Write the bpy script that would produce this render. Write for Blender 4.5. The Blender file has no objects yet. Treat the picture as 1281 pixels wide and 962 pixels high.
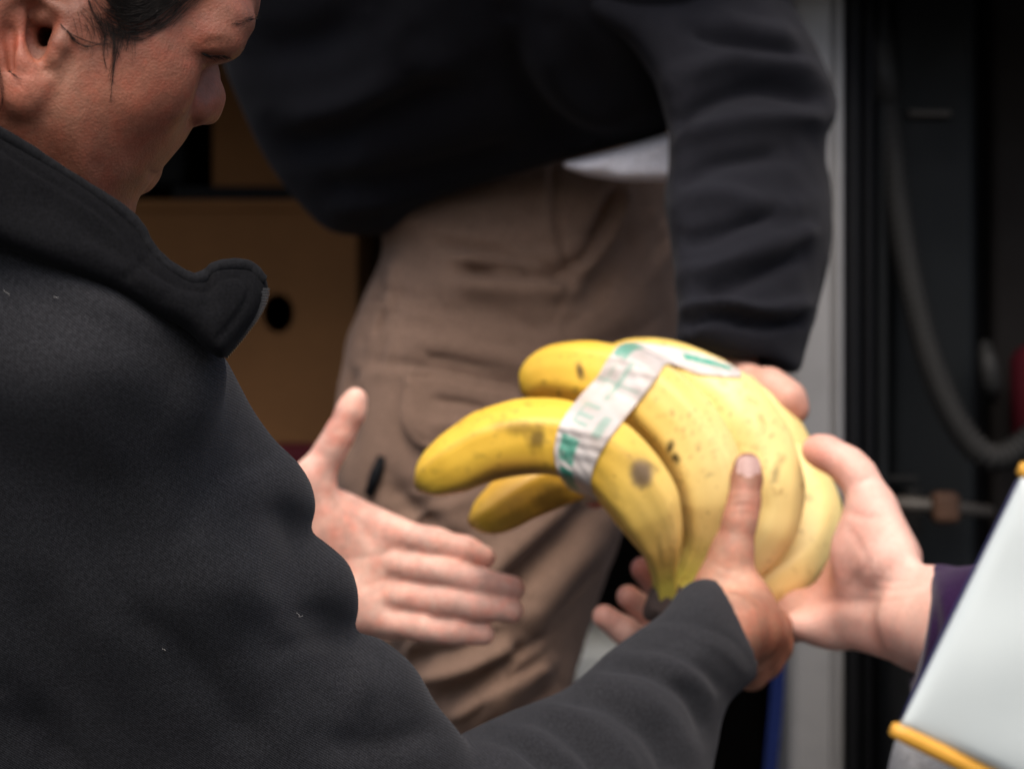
import bpy, bmesh, math, random
import numpy as np
from mathutils import Vector
from mathutils.bvhtree import BVHTree

random.seed(7)
rng = np.random.default_rng(7)
scene = bpy.context.scene
COL = scene.collection
R = math.radians

# ------------------------------------------------------------------ camera, sky, sun, exposure
CAM_Z, SLOPE, W, CX, CY = 1.40, 0.4, 1281.0, 640.5, 481.0
S = SLOPE / W
cam_d = bpy.data.cameras.new('camera')
cam = bpy.data.objects.new('camera', cam_d)
COL.objects.link(cam)
cam.location = (0, 0, CAM_Z)
cam.rotation_euler = (R(90), 0, 0)
cam_d.sensor_width = 36
cam_d.lens = 36 / SLOPE
cam_d.clip_start = 0.05
cam_d.clip_end = 2000
cam_d.dof.use_dof = True
cam_d.dof.focus_distance = 1.17
cam_d.dof.aperture_fstop = 9.8
cam_d.dof.aperture_blades = 0
scene.camera = cam

SUN_EL, SUN_AZ = R(60), R(186)          # azimuth measured from +Y towards +X
world = bpy.data.worlds.new('World')
scene.world = world
world.use_nodes = True
wn = world.node_tree
sky = wn.nodes.new('ShaderNodeTexSky')
sky.sky_type = 'NISHITA'
sky.sun_disc = False
sky.sun_elevation = SUN_EL
sky.sun_rotation = SUN_AZ
sky.air_density = 1.0
sky.dust_density = 6.0
sky.ozone_density = 0.6
bg = wn.nodes['Background']
bg.inputs['Strength'].default_value = 0.11
wn.links.new(sky.outputs['Color'], bg.inputs['Color'])
sun_d = bpy.data.lights.new('sun', 'SUN')
sun_d.energy = 1.3
sun_d.angle = R(60)
sun_d.color = (1.0, 0.95, 0.88)
sun = bpy.data.objects.new('sun', sun_d)
COL.objects.link(sun)
dirv = Vector((math.sin(SUN_AZ) * math.cos(SUN_EL), math.cos(SUN_AZ) * math.cos(SUN_EL), math.sin(SUN_EL)))
sun.rotation_euler = dirv.to_track_quat('Z', 'Y').to_euler()
sun.location = (2, -2, 5)
scene.view_settings.view_transform = 'Standard'
scene.view_settings.look = 'None'
scene.view_settings.exposure = 0.92
scene.view_settings.gamma = 1.0
scene.render.engine = 'CYCLES'
scene.cycles.max_bounces = 6


# ------------------------------------------------------------------ helpers
def P(px, py, Y):
    return np.array([(px - CX) * S * Y, Y, CAM_Z - (py - CY) * S * Y])


def proj(co):
    y = np.maximum(co[..., 1], 1e-3)
    return CX + co[..., 0] / (S * y), CY - (co[..., 2] - CAM_Z) / (S * y)


def catmull(pts, n=8, closed=False):
    p = np.asarray(pts, float)
    m = len(p)
    out = []
    rngi = range(m if closed else m - 1)
    t = np.linspace(0, 1, n, endpoint=False)[:, None]
    for i in rngi:
        if closed:
            a, b, c, d = p[(i - 1) % m], p[i], p[(i + 1) % m], p[(i + 2) % m]
        else:
            a, b, c, d = p[max(i - 1, 0)], p[i], p[i + 1], p[min(i + 2, m - 1)]
        out.append(0.5 * (2 * b + (c - a) * t + (2 * a - 5 * b + 4 * c - d) * t ** 2 + (3 * b - a - 3 * c + d) * t ** 3))
    if not closed:
        out.append(p[-1:])
    return np.concatenate(out)


def seg_dist(x, y, poly, closed=False):
    """distance in the plane from points to a polyline"""
    p = np.asarray(poly, float)
    q = np.roll(p, -1, 0) if closed else p[1:]
    p = p if closed else p[:-1]
    best = np.full(x.shape, 1e18)
    for (ax, ay), (bx, by) in zip(p, q):
        dx, dy = bx - ax, by - ay
        L = dx * dx + dy * dy + 1e-12
        t = np.clip(((x - ax) * dx + (y - ay) * dy) / L, 0, 1)
        d = (x - ax - t * dx) ** 2 + (y - ay - t * dy) ** 2
        np.minimum(best, d, out=best)
    return np.sqrt(best)


def inside(x, y, poly):
    p = np.asarray(poly, float)
    q = np.roll(p, -1, 0)
    r = np.zeros(x.shape, bool)
    for (ax, ay), (bx, by) in zip(p, q):
        if ay == by:
            continue
        c = ((ay > y) != (by > y)) & (x < (bx - ax) * (y - ay) / (by - ay) + ax)
        r ^= c
    return r


# ---- distance-field primitives: each is (function, operation, blend width)
def cap(p0, r0, p1, r1):
    p0, p1 = np.asarray(p0, float), np.asarray(p1, float)
    d = p1 - p0
    L = d @ d + 1e-12

    def f(q):
        t = np.clip((q - p0) @ d / L, 0, 1)
        return np.linalg.norm(q - p0 - t[..., None] * d, axis=-1) - (r0 + (r1 - r0) * t)
    return f


def ell(c, r, rot=None):
    c, r = np.asarray(c, float), np.asarray(r, float)

    def f(q):
        v = q - c
        if rot is not None:
            v = v @ rot
        a = np.linalg.norm(v / r, axis=-1)
        b = np.linalg.norm(v / r ** 2, axis=-1)
        return a * (a - 1) / np.maximum(b, 1e-6)
    return f


def rotm(ax, ang):
    """columns are the local axes"""
    from mathutils import Matrix
    return np.array(Matrix.Rotation(R(ang), 3, ax))


def outline(pts, anchors, t, dmax, pad=70, step=2.0, blur=3, smooth=True, power=2.0):
    """a rounded body whose outline, seen from the front, follows pts; its own middle distance and thickness"""
    poly = catmull(pts, 6, True) if smooth else np.asarray(pts, float)
    x0, y0 = poly.min(0) - pad
    x1, y1 = poly.max(0) + pad
    nx, ny = int((x1 - x0) / step) + 2, int((y1 - y0) / step) + 2
    gx, gy = np.meshgrid(x0 + step * np.arange(nx), y0 + step * np.arange(ny), indexing='ij')
    d = seg_dist(gx, gy, poly, True)
    d = np.where(inside(gx, gy, poly), d, -d)
    for _ in range(blur):
        for ax in (0, 1):
            e = np.pad(d, [(2, 2) if a == ax else (0, 0) for a in (0, 1)], mode='edge')
            sl = [np.take(e, np.arange(k, k + d.shape[ax]), axis=ax) for k in range(5)]
            d = sum(sl) / 5
    A = np.array([[1, a[0], a[1]] for a in anchors], float)
    co = np.linalg.lstsq(A, np.array([a[2] for a in anchors], float), rcond=None)[0]
    sc = min(t, dmax)

    def f(q):
        px, py = proj(q)
        u = (px - x0) / step
        v = (py - y0) / step
        uo = np.clip(u, 0, nx - 1.001)
        vo = np.clip(v, 0, ny - 1.001)
        i, j = uo.astype(int), vo.astype(int)
        fu, fv = uo - i, vo - j
        dd = d[i, j] * (1 - fu) * (1 - fv) + d[i + 1, j] * fu * (1 - fv) + d[i, j + 1] * (1 - fu) * fv + d[i + 1, j + 1] * fu * fv
        dd = dd - np.hypot(u - uo, v - vo) * step
        dm = dd * S * np.clip(q[..., 1], 0.3, 10)
        w = np.maximum(1 - dm / dmax, 0)
        Y0 = co[0] + co[1] * np.clip(px, x0, x1) + co[2] * np.clip(py, y0, y1)
        z = np.abs(q[..., 1] - Y0) / t
        if power == 2.0:
            return (np.sqrt(w * w + z * z) - 1) * sc
        return ((w ** power + z ** power) ** (1 / power) - 1) * sc
    return f


def chain(pts, k=0.004):
    """pts = (point, radius) list -> union of tapered capsules"""
    return [(cap(a[0], a[1], b[0], b[1]), 'u', k) for a, b in zip(pts[:-1], pts[1:])]


def pchain(pts, k=0.004):
    """(px, py, distance, radius in mm)"""
    return chain([(P(a, b, c), r / 1000) for a, b, c, r in pts], k)


def combine(f, g, op, k):
    if op == 'u':
        h = np.clip(0.5 + 0.5 * (g - f) / k, 0, 1)
        return g + (f - g) * h - k * h * (1 - h)
    if op == 's':
        g = -g
    h = np.clip(0.5 - 0.5 * (g - f) / k, 0, 1)
    return g + (f - g) * h + k * h * (1 - h)


def sdf_mesh(prims, lo, hi, h, B=8, smooth=2):
    """sparse surface nets over the blended primitives"""
    lo = np.asarray(lo, float)
    nb = np.ceil((np.asarray(hi) - lo) / (h * B)).astype(int)
    bi = np.stack(np.meshgrid(*[np.arange(n) for n in nb], indexing='ij'), -1).reshape(-1, 3)
    cen = lo + (bi + 0.5) * h * B
    hd = h * B * 0.87
    fc = np.full(len(cen), 1.0)
    pc = []
    for fn, op, k in prims:
        g = fn(cen)
        pc.append(g)
        fc = combine(fc, g, op, k)
    keep = np.abs(fc) < hd * 1.6 + 0.004
    bi, fc = bi[keep], fc[keep]
    pc = [g[keep] for g in pc]
    off = np.stack(np.meshgrid(*[np.arange(B + 1)] * 3, indexing='ij'), -1).reshape(-1, 3)
    V, K, F = [], [], []
    N = nb * B + 2
    loc = np.stack(np.meshgrid(*[np.arange(B)] * 3, indexing='ij'), -1).reshape(-1, 3)
    CH = 300
    edges = [(a, b) for a in range(8) for b in range(a + 1, 8) if bin(a ^ b).count('1') == 1]
    corner = np.array([[(c >> 0) & 1, (c >> 1) & 1, (c >> 2) & 1] for c in range(8)])
    Es = []
    for s in range(0, len(bi), CH):
        b = bi[s:s + CH]
        gi = b[:, None, :] * B + off[None]
        q = lo + gi * h
        f = np.full(q.shape[:2], 1.0)
        for j, (fn, op, k) in enumerate(prims):
            m = pc[j][s:s + CH] < (np.maximum(fc[s:s + CH], 0) + 2.6 * hd + k if op != 'i' else 1e9)
            if m.any():
                f[m] = combine(f[m], fn(q[m]), op, k)
        f = f.reshape(-1, B + 1, B + 1, B + 1)
        sg = f < 0
        cs = [sg[:, c[0]:c[0] + B, c[1]:c[1] + B, c[2]:c[2] + B] for c in corner]
        n_in = sum(c.astype(np.int8) for c in cs)
        act = (n_in > 0) & (n_in < 8)
        w = np.argwhere(act)
        if not len(w):
            continue
        vals = np.stack([f[w[:, 0], w[:, 1] + c[0], w[:, 2] + c[1], w[:, 3] + c[2]] for c in corner], 1)
        acc = np.zeros((len(w), 3))
        cnt = np.zeros(len(w))
        for a, e in edges:
            va, vb = vals[:, a], vals[:, e]
            x = (va < 0) != (vb < 0)
            t = np.where(x, va / np.where(x, va - vb, 1), 0)
            pt = corner[a] + (corner[e] - corner[a]) * t[:, None]
            acc += pt * x[:, None]
            cnt += x
        cell = b[w[:, 0]] * B + w[:, 1:]
        V.append(lo + (cell + acc / cnt[:, None]) * h)
        K.append((cell[:, 0] * N[1] + cell[:, 1]) * N[2] + cell[:, 2])
        for ax in range(3):
            c1 = 1 << ax
            x = (vals[:, 0] < 0) != (vals[:, c1] < 0)
            Es.append((cell[x], np.full(x.sum(), ax), vals[x, 0] < 0))
    V, K = np.concatenate(V), np.concatenate(K)
    o = np.argsort(K)
    V, K = V[o], K[o]

    def look(c):
        key = (c[:, 0] * N[1] + c[:, 1]) * N[2] + c[:, 2]
        i = np.clip(np.searchsorted(K, key), 0, len(K) - 1)
        return i, K[i] == key
    for c, ax, ins in Es:
        if not len(c):
            continue
        a = ax[0]
        u, v = (a + 1) % 3, (a + 2) % 3
        eu, ev = np.zeros(3, int), np.zeros(3, int)
        eu[u], ev[v] = 1, 1
        q = [look(c), look(c - eu), look(c - eu - ev), look(c - ev)]
        ok = q[0][1] & q[1][1] & q[2][1] & q[3][1]
        quad = np.stack([x[0] for x in q], 1)[ok]
        fl = ~ins[ok]
        quad[fl] = quad[fl][:, ::-1]
        F.append(quad)
    F = np.concatenate(F)
    for _ in range(smooth):
        V = relax(V, F, 0.5)
        V = relax(V, F, -0.52)
    return V, F


def relax(V, F, a):
    n = len(V)
    acc = np.zeros_like(V)
    cnt = np.zeros(n)
    for i in range(F.shape[1]):
        s, t = F[:, i], F[:, (i + 1) % F.shape[1]]
        for p, q in ((s, t), (t, s)):
            cnt += np.bincount(p, minlength=n)
            for d in range(3):
                acc[:, d] += np.bincount(p, V[q, d], minlength=n)
    cnt = np.maximum(cnt, 1)
    return V + a * (acc / cnt[:, None] - V)


def normals(V, F):
    a = V[F[:, 2]] - V[F[:, 0]]
    b = V[F[:, -1]] - V[F[:, 1]]
    fn = np.cross(a, b)
    n = np.zeros_like(V)
    for i in range(F.shape[1]):
        for d in range(3):
            n[:, d] += np.bincount(F[:, i], fn[:, d], minlength=len(V))
    return n / np.maximum(np.linalg.norm(n, axis=1, keepdims=True), 1e-12)


def sculpt(V, F, strokes, ymax=None):
    """each stroke: (polyline, half width in px, height in mm): a fold or crease raised or sunk along the surface normal"""
    no = normals(V, F)
    px, py = proj(V)
    vd = V - np.array([0, 0, CAM_Z])
    vd /= np.linalg.norm(vd, axis=1, keepdims=True)
    face = np.clip(-(no * vd).sum(1) * 2.0, 0, 1)
    amt = np.zeros(len(V))
    for st in strokes:
        pts, wd, hgt = st[:3]
        c = catmull(pts, 5)
        lo, hi = c.min(0) - 3 * wd, c.max(0) + 3 * wd
        m = (px > lo[0]) & (px < hi[0]) & (py > lo[1]) & (py < hi[1]) & (face > 0)
        if ymax is not None:
            m &= V[:, 1] < ymax
        if not m.any():
            continue
        d = seg_dist(px[m], py[m], c)
        # taper towards the ends
        e = np.minimum(np.hypot(px[m] - c[0, 0], py[m] - c[0, 1]), np.hypot(px[m] - c[-1, 0], py[m] - c[-1, 1]))
        tp = np.clip(0.25 + e / (2.5 * wd + 1e-6), 0, 1) if len(st) < 4 else 1.0
        amt[m] += hgt / 1000 * np.exp(-(d / wd) ** 2) * face[m] * tp
    return V + no * amt[:, None]


def wob(V, sc, seed=0):
    """cheap smooth 3D noise in -1..1"""
    r = np.random.default_rng(seed)
    out = np.zeros(len(V))
    for _ in range(7):
        k = r.normal(size=3) * sc
        out += np.sin(V @ k + r.uniform(0, 6.28))
    return out / 4


def link(ob, parent=None):
    COL.objects.link(ob)
    if parent is not None:
        ob.parent = parent
        ob.matrix_parent_inverse = parent.matrix_world.inverted()
    return ob


def thing(name, label, cat, loc=(0, 0, 0), group=None):
    o = bpy.data.objects.new(name, None)
    o.empty_display_size = 0.05
    COL.objects.link(o)
    o.location = loc
    o['label'] = label
    o['category'] = cat
    if group:
        o['group'] = group
    bpy.context.view_layer.update()
    return o


def tag(o, label, cat, group=None, kind=None):
    o['label'] = label
    o['category'] = cat
    if group:
        o['group'] = group
    if kind:
        o['kind'] = kind
    return o


def mesh_obj(name, V, F, mat, parent=None, col=None, uv=None, smooth=True, attrs=None, origin=None):
    me = bpy.data.meshes.new(name)
    V = np.asarray(V, float)
    off = np.zeros(3)
    if parent is not None:
        q = parent
        while q is not None:
            off = off + np.array(q.location)
            q = q.parent
    elif origin is not None:
        off = np.asarray(origin, float)
    me.from_pydata((V - off).tolist(), [], [list(map(int, f)) for f in F])
    me.update()
    if smooth:
        me.polygons.foreach_set('use_smooth', np.ones(len(me.polygons), bool))
    if col is not None:
        a = me.color_attributes.new('Col', 'FLOAT_COLOR', 'POINT')
        c4 = np.ones((len(V), 4), np.float32)
        c4[:, :3] = col
        a.data.foreach_set('color', c4.ravel())
    for nm, val in (attrs or {}).items():
        a = me.attributes.new(nm, 'FLOAT', 'POINT')
        a.data.foreach_set('value', np.asarray(val, np.float32))
    me.materials.append(mat)
    o = bpy.data.objects.new(name, me)
    COL.objects.link(o)
    if parent is not None:
        o.parent = parent
    elif origin is not None:
        o.location = tuple(off)
    return o


class MB:
    """collects boxes, tubes and prisms, links them as one mesh"""
    def __init__(s):
        s.v, s.f = [], []

    def add(s, v, f):
        n = len(s.v)
        s.v += [tuple(map(float, x)) for x in v]
        s.f += [tuple(i + n for i in q) for q in f]

    def box(s, lo, hi, bev=0.0):
        bm = bmesh.new()
        bmesh.ops.create_cube(bm, size=1)
        lo, hi = np.asarray(lo, float), np.asarray(hi, float)
        for v in bm.verts:
            v.co = Vector((lo + hi) / 2) + Vector([v.co[i] * (hi - lo)[i] for i in range(3)])
        if bev:
            bmesh.ops.bevel(bm, geom=bm.edges[:], offset=bev, segments=3, affect='EDGES', profile=0.5)
        bm.verts.index_update()
        s.add([v.co[:] for v in bm.verts], [[v.index for v in f.verts] for f in bm.faces])
        bm.free()

    def tube(s, pts, rad, n=10, caps=True):
        pts = np.asarray(pts, float)
        rad = np.broadcast_to(rad, (len(pts),))
        T = np.gradient(pts, axis=0)
        T /= np.linalg.norm(T, axis=1, keepdims=True) + 1e-12
        ref = np.array([0.3, -0.9, 0.2])
        a = np.cross(T[0], ref)
        a /= np.linalg.norm(a)
        v = []
        for p, t, r in zip(pts, T, rad):
            a = a - t * (a @ t)
            a /= np.linalg.norm(a)
            b = np.cross(t, a)
            for k in range(n):
                w = 2 * math.pi * k / n
                v.append(p + r * (a * math.cos(w) + b * math.sin(w)))
        m = len(pts)
        f = [(i * n + k, i * n + (k + 1) % n, (i + 1) * n + (k + 1) % n, (i + 1) * n + k) for i in range(m - 1) for k in range(n)]
        if caps:
            f += [tuple(range(n))[::-1], tuple((m - 1) * n + k for k in range(n))]
        s.add(v, f)

    def build(s, name, mat, parent=None, smooth=False, origin=None):
        return mesh_obj(name, np.array(s.v), s.f, mat, parent, smooth=smooth, origin=origin)


# ------------------------------------------------------------------ materials
def srgb(r, g, b):
    f = lambda c: ((c / 255 + 0.055) / 1.055) ** 2.4 if c > 10 else c / 255 / 12.92
    return (f(r), f(g), f(b))


class Mat:
    def __init__(s, name, base=(0.5, 0.5, 0.5), rough=0.6, spec=0.5, metal=0.0):
        s.m = bpy.data.materials.new(name)
        s.m.use_nodes = True
        s.n = s.m.node_tree.nodes
        s.l = s.m.node_tree.links
        s.b = s.n['Principled BSDF']
        s.b.inputs['Base Color'].default_value = (*base, 1)
        s.b.inputs['Roughness'].default_value = rough
        s.b.inputs['Specular IOR Level'].default_value = spec
        s.b.inputs['Metallic'].default_value = metal
        s.base = base
        s.tc = s.n.new('ShaderNodeTexCoord')
        s.bump_h = None

    def node(s, t, **kw):
        n = s.n.new(t)
        for k, v in kw.items():
            if k in n.inputs:
                n.inputs[k].default_value = v
            else:
                setattr(n, k, v)
        return n

    def noise(s, scale, detail=4, rough=0.55, coord='Object', stretch=None):
        n = s.node('ShaderNodeTexNoise', Scale=scale, Detail=detail, Roughness=rough)
        src = s.tc.outputs[coord]
        if stretch:
            mp = s.n.new('ShaderNodeMapping')
            mp.inputs['Scale'].default_value = stretch
            s.l.new(src, mp.inputs['Vector'])
            src = mp.outputs['Vector']
        s.l.new(src, n.inputs['Vector'])
        return n.outputs['Fac']

    def ramp(s, fac, stops):
        r = s.n.new('ShaderNodeValToRGB')
        e = r.color_ramp.elements
        while len(e) < len(stops):
            e.new(0.5)
        for x, (p, c) in zip(e, stops):
            x.position = p
            x.color = (*c, 1) if len(c) == 3 else c
        s.l.new(fac, r.inputs['Fac'])
        return r.outputs['Color']

    def mix(s, a, b, fac, mode='MIX'):
        n = s.n.new('ShaderNodeMix')
        n.data_type = 'RGBA'
        n.blend_type = mode
        for sock, v in ((n.inputs[6], a), (n.inputs[7], b), (n.inputs[0], fac)):
            if hasattr(v, 'links'):
                s.l.new(v, sock)
            else:
                sock.default_value = (*v, 1) if isinstance(v, tuple) and len(v) == 3 else v
        return n.outputs[2]

    def attr(s, name):
        n = s.n.new('ShaderNodeAttribute')
        n.attribute_name = name
        return n

    def color(s, c):
        s.l.new(c, s.b.inputs['Base Color'])

    def bump(s, h, strength, dist):
        n = s.n.new('ShaderNodeBump')
        n.inputs['Strength'].default_value = strength
        n.inputs['Distance'].default_value = dist
        s.l.new(h, n.inputs['Height'])
        if s.bump_h is not None:
            s.l.new(s.bump_h, n.inputs['Normal'])
        s.bump_h = n.outputs['Normal']
        s.l.new(s.bump_h, s.b.inputs['Normal'])

    def vary(s, scale, amt, dark=(0.7, 0.7, 0.7)):
        f = s.noise(scale, 5)
        c = s.ramp(f, [(0.3, tuple(x * (1 - amt) for x in s.base)), (0.7, tuple(min(x * (1 + amt), 1) for x in s.base))])
        s.color(c)
        return c


def fabric(name, base, weave=None, rot=(0, 0, 0), wscale=260, wdist=0.0003, fuzz=0.25, amt=0.14, rough=0.95):
    m = Mat(name, base, rough, 0.15 if max(base) > 0.05 else 0.04)
    f1 = m.noise(9, 5)
    c1 = m.ramp(f1, [(0.3, tuple(x * (1 - amt) for x in base)), (0.7, tuple(x * (1 + amt) for x in base))])
    f2 = m.noise(700, 3)
    c2 = m.ramp(f2, [(0.35, (0.72, 0.72, 0.72)), (0.7, (1.25, 1.25, 1.25))])
    c = m.mix(c1, c2, 1.0, 'MULTIPLY')
    if weave:
        mp = m.n.new('ShaderNodeMapping')
        mp.inputs['Rotation'].default_value = rot
        m.l.new(m.tc.outputs['Object'], mp.inputs['Vector'])
        w = m.node('ShaderNodeTexWave', Scale=wscale, Distortion=0.6, Detail=1.0)
        w.inputs['Detail Scale'].default_value = 0.35
        m.l.new(mp.outputs['Vector'], w.inputs['Vector'])
        c = m.mix(c, m.ramp(w.outputs['Fac'], [(0.2, (0.74, 0.74, 0.74)), (0.8, (1.20, 1.20, 1.20))]), 1.0, 'MULTIPLY')
        m.bump(w.outputs['Fac'], 0.35, wdist)
    m.color(c)
    m.bump(m.noise(450, 3), 0.35, 0.0005)
    m.b.inputs['Sheen Weight'].default_value = fuzz
    m.b.inputs['Sheen Roughness'].default_value = 0.45
    m.b.inputs['Sheen Tint'].default_value = (0.8, 0.8, 0.85, 1)
    return m.m


def skin(name, sss=0.12, rough=0.47, mottle=0.10, rosy=(1.05, 0.90, 0.88), pore=1.3):
    m = Mat(name, (0.4, 0.2, 0.13), rough, 0.4)
    a = m.attr('Col').outputs['Color']
    f1 = m.noise(45, 5, 0.6)
    c = m.mix(a, m.ramp(f1, [(0.35, (1 - mottle, 1 - mottle, 1 - mottle)), (0.68, (1 + mottle * 0.6,) * 3)]), 1.0, 'MULTIPLY')
    f2 = m.noise(110, 4, 0.6)
    c = m.mix(c, m.mix(c, rosy, 1.0, 'MULTIPLY'), m.ramp(f2, [(0.42, (0, 0, 0)), (0.72, (0.8, 0.8, 0.8))]))
    f3 = m.noise(600, 2)
    c = m.mix(c, m.ramp(f3, [(0.3, (0.88, 0.86, 0.85)), (0.6, (1.03, 1.03, 1.03))]), 1.0, 'MULTIPLY')
    m.color(c)
    v = m.node('ShaderNodeTexVoronoi', Scale=900)
    m.l.new(m.tc.outputs['Object'], v.inputs['Vector'])
    m.bump(v.outputs['Distance'], 0.25 * pore, 0.0003)
    m.bump(m.noise(260, 4), 0.25 * pore, 0.0005)
    m.bump(m.noise(70, 3), 0.12 * pore, 0.0015)
    m.b.inputs['Subsurface Weight'].default_value = sss
    m.b.inputs['Subsurface Radius'].default_value = (1.0, 0.35, 0.2)
    m.b.inputs['Subsurface Scale'].default_value = 0.006
    return m.m


M = {}
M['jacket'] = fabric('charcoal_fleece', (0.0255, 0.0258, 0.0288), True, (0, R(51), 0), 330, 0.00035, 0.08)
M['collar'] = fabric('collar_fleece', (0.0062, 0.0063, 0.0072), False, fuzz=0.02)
M['seam'] = fabric('collar_edge', (0.0105, 0.0107, 0.0120), False, fuzz=0.03)
M['sweat'] = fabric('black_sweatshirt', (0.0095, 0.0097, 0.0125), False, fuzz=0.04)
M['sweat_arm'] = fabric('black_sleeve', (0.0115, 0.0116, 0.0150), False, fuzz=0.05)
M['shirt'] = fabric('white_cotton', (0.86, 0.85, 0.93), False, fuzz=0.0, amt=0.05)
M['trouser'] = fabric('brown_cotton', (0.205, 0.132, 0.097), False, fuzz=0.06, amt=0.10, rough=0.9)
M['purple'] = fabric('purple_knit', (0.022, 0.008, 0.035), False, fuzz=0.15)
M['denim'] = fabric('dark_denim', (0.02, 0.022, 0.03), False, fuzz=0.05)
M['skin_a'] = skin('brown_skin', 0.10, 0.55, 0.26, (1.15, 0.80, 0.74), 1.8)
M['skin_b'] = skin('pink_skin')
M['skin_c'] = skin('light_skin')
m = Mat('fingernail', (0.50, 0.32, 0.285), 0.35, 0.5)
m.vary(200, 0.06)
M['nail'] = m.m
m = Mat('dark_hair', (0.0085, 0.006, 0.005), 0.6, 0.2)
m.vary(300, 0.4)
M['hair'] = m.m
m = Mat('zip_metal', (0.035, 0.035, 0.038), 0.4, 0.5, 0.6)
m.vary(500, 0.2)
M['zip'] = m.m
m = Mat('lint', (0.28, 0.27, 0.26), 0.9)
m.vary(900, 0.1)
M['lint'] = m.m


def banana_mat():
    m = Mat('banana_peel', (0.7, 0.45, 0.06), 0.42, 0.45)
    a = m.attr('Col').outputs['Color']
    f = m.noise(16, 4)
    c = m.mix(a, m.ramp(f, [(0.3, (0.90, 0.86, 0.75)), (0.7, (1.06, 1.07, 1.1))]), 1.0, 'MULTIPLY')
    f2 = m.noise(210, 3, 0.6)
    c = m.mix(c, (0.22, 0.10, 0.02), m.ramp(f2, [(0.66, (0, 0, 0)), (0.74, (0.7, 0.7, 0.7))]))
    f3 = m.noise(95, 5, 0.7, stretch=(1, 1, 1))
    c = m.mix(c, (0.33, 0.17, 0.03), m.ramp(f3, [(0.60, (0, 0, 0)), (0.74, (0.7, 0.7, 0.7))]))
    c = m.mix(c, (0.03, 0.017, 0.008), m.attr('mark').outputs['Fac'])
    m.color(c)
    m.bump(m.noise(120, 4), 0.15, 0.0008)
    m.bump(m.noise(25, 2), 0.25, 0.002)
    m.b.inputs['Subsurface Weight'].default_value = 0.02
    m.b.inputs['Subsurface Radius'].default_value = (1.0, 0.7, 0.2)
    m.b.inputs['Subsurface Scale'].default_value = 0.004
    return m.m


M['banana'] = banana_mat()
m = Mat('banana_crown', (0.065, 0.045, 0.04), 0.8)
m.vary(150, 0.5)
M['crown'] = m.m
m = Mat('tape', (0.72, 0.70, 0.68), 0.38, 0.5)
g = m.attr('ink').outputs['Fac']
f = m.noise(260, 3, 0.7, stretch=(1, 0.4, 1.6))
gm = m.node('ShaderNodeMath', operation='MULTIPLY')
m.l.new(g, gm.inputs[0])
rr = m.ramp(f, [(0.30, (0.3, 0.3, 0.3)), (0.46, (1, 1, 1))])
m.l.new(rr, gm.inputs[1])
m.color(m.mix(m.ramp(m.noise(60, 3), [(0.3, (0.54, 0.47, 0.43)), (0.7, (0.66, 0.62, 0.60))]), (0.06, 0.36, 0.25), gm.outputs[0]))
m.b.inputs['Alpha'].default_value = 0.86
m.bump(m.noise(90, 4), 0.3, 0.0010)
M['tape'] = m.m


def cardboard(name, base):
    m = Mat(name, base, 0.85, 0.2)
    c = m.vary(6, 0.14)
    f = m.noise(40, 4, stretch=(1, 1, 14))
    m.color(m.mix(c, m.ramp(f, [(0.3, (0.86, 0.86, 0.86)), (0.7, (1.08, 1.08, 1.08))]), 1.0, 'MULTIPLY'))
    m.bump(f, 0.2, 0.0006)
    return m.m


M['card'] = cardboard('cardboard', (0.175, 0.082, 0.031))


def painted(name, base, rough=0.4, amt=0.12, spec=None, metal=0.0, dirt=0.25):
    m = Mat(name, base, rough, (0.12 if max(base) < 0.03 else 0.5) if spec is None else spec, metal)
    c = m.vary(3, amt)
    f = m.noise(26, 6, 0.65)
    c = m.mix(c, tuple(x * 0.55 for x in base), m.ramp(f, [(0.5, (0, 0, 0)), (0.75, (dirt, dirt, dirt))]))
    m.color(c)
    f4 = m.noise(14, 5)
    m.l.new(m.ramp(f4, [(0.3, (rough * 0.8,) * 3), (0.7, (min(rough * 1.25, 1),) * 3)]), m.b.inputs['Roughness'])
    m.bump(m.noise(320, 3), 0.08, 0.0006)
    return m.m


M['silver'] = painted('van_silver', (0.24, 0.24, 0.245), 0.45)
M['rubber'] = painted('black_rubber', (0.006, 0.0065, 0.008), 0.6)
M['plastic'] = painted('dark_plastic', (0.010, 0.0115, 0.013), 0.55)
M['darkpanel'] = painted('dark_panel', (0.0105, 0.0125, 0.0142), 0.5)
M['hose'] = painted('hose', (0.022, 0.022, 0.022), 0.55)
M['steel'] = painted('worn_steel', (0.06, 0.052, 0.045), 0.5, 0.3)
M['rust'] = painted('rusty_clamp', (0.07, 0.03, 0.014), 0.7, 0.35)
M['red'] = painted('red_paint', (0.06, 0.005, 0.010), 0.7, spec=0.15)
M['blue'] = fabric('blue_webbing', (0.008, 0.017, 0.085), False, fuzz=0.0)
M['grey_box'] = painted('grey_plastic', (0.30, 0.31, 0.30), 0.55)
M['interior'] = painted('van_lining', (0.020, 0.0175, 0.0165), 0.8)
M['packet'] = painted('white_packet', (0.50, 0.55, 0.55), 0.5, 0.04, dirt=0.08)
M['orange'] = painted('orange_trim', (0.62, 0.31, 0.035), 0.5, 0.08)
M['navy'] = painted('navy_edge', (0.015, 0.017, 0.07), 0.5)
M['greybag'] = fabric('grey_cloth', (0.20, 0.20, 0.205), False, fuzz=0.0)
m = Mat('asphalt', (0.05, 0.05, 0.05), 0.9)
m.vary(3, 0.25)
m.bump(m.noise(180, 4), 0.5, 0.004)
M['asphalt'] = m.m


# ------------------------------------------------------------------ ground and van
g = MB()
g.add([(-300, -300, 0), (300, -300, 0), (300, 300, 0), (-300, 300, 0)], [(0, 1, 2, 3)])
o = g.build('ground', M['asphalt'])
o['kind'] = 'structure'

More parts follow.
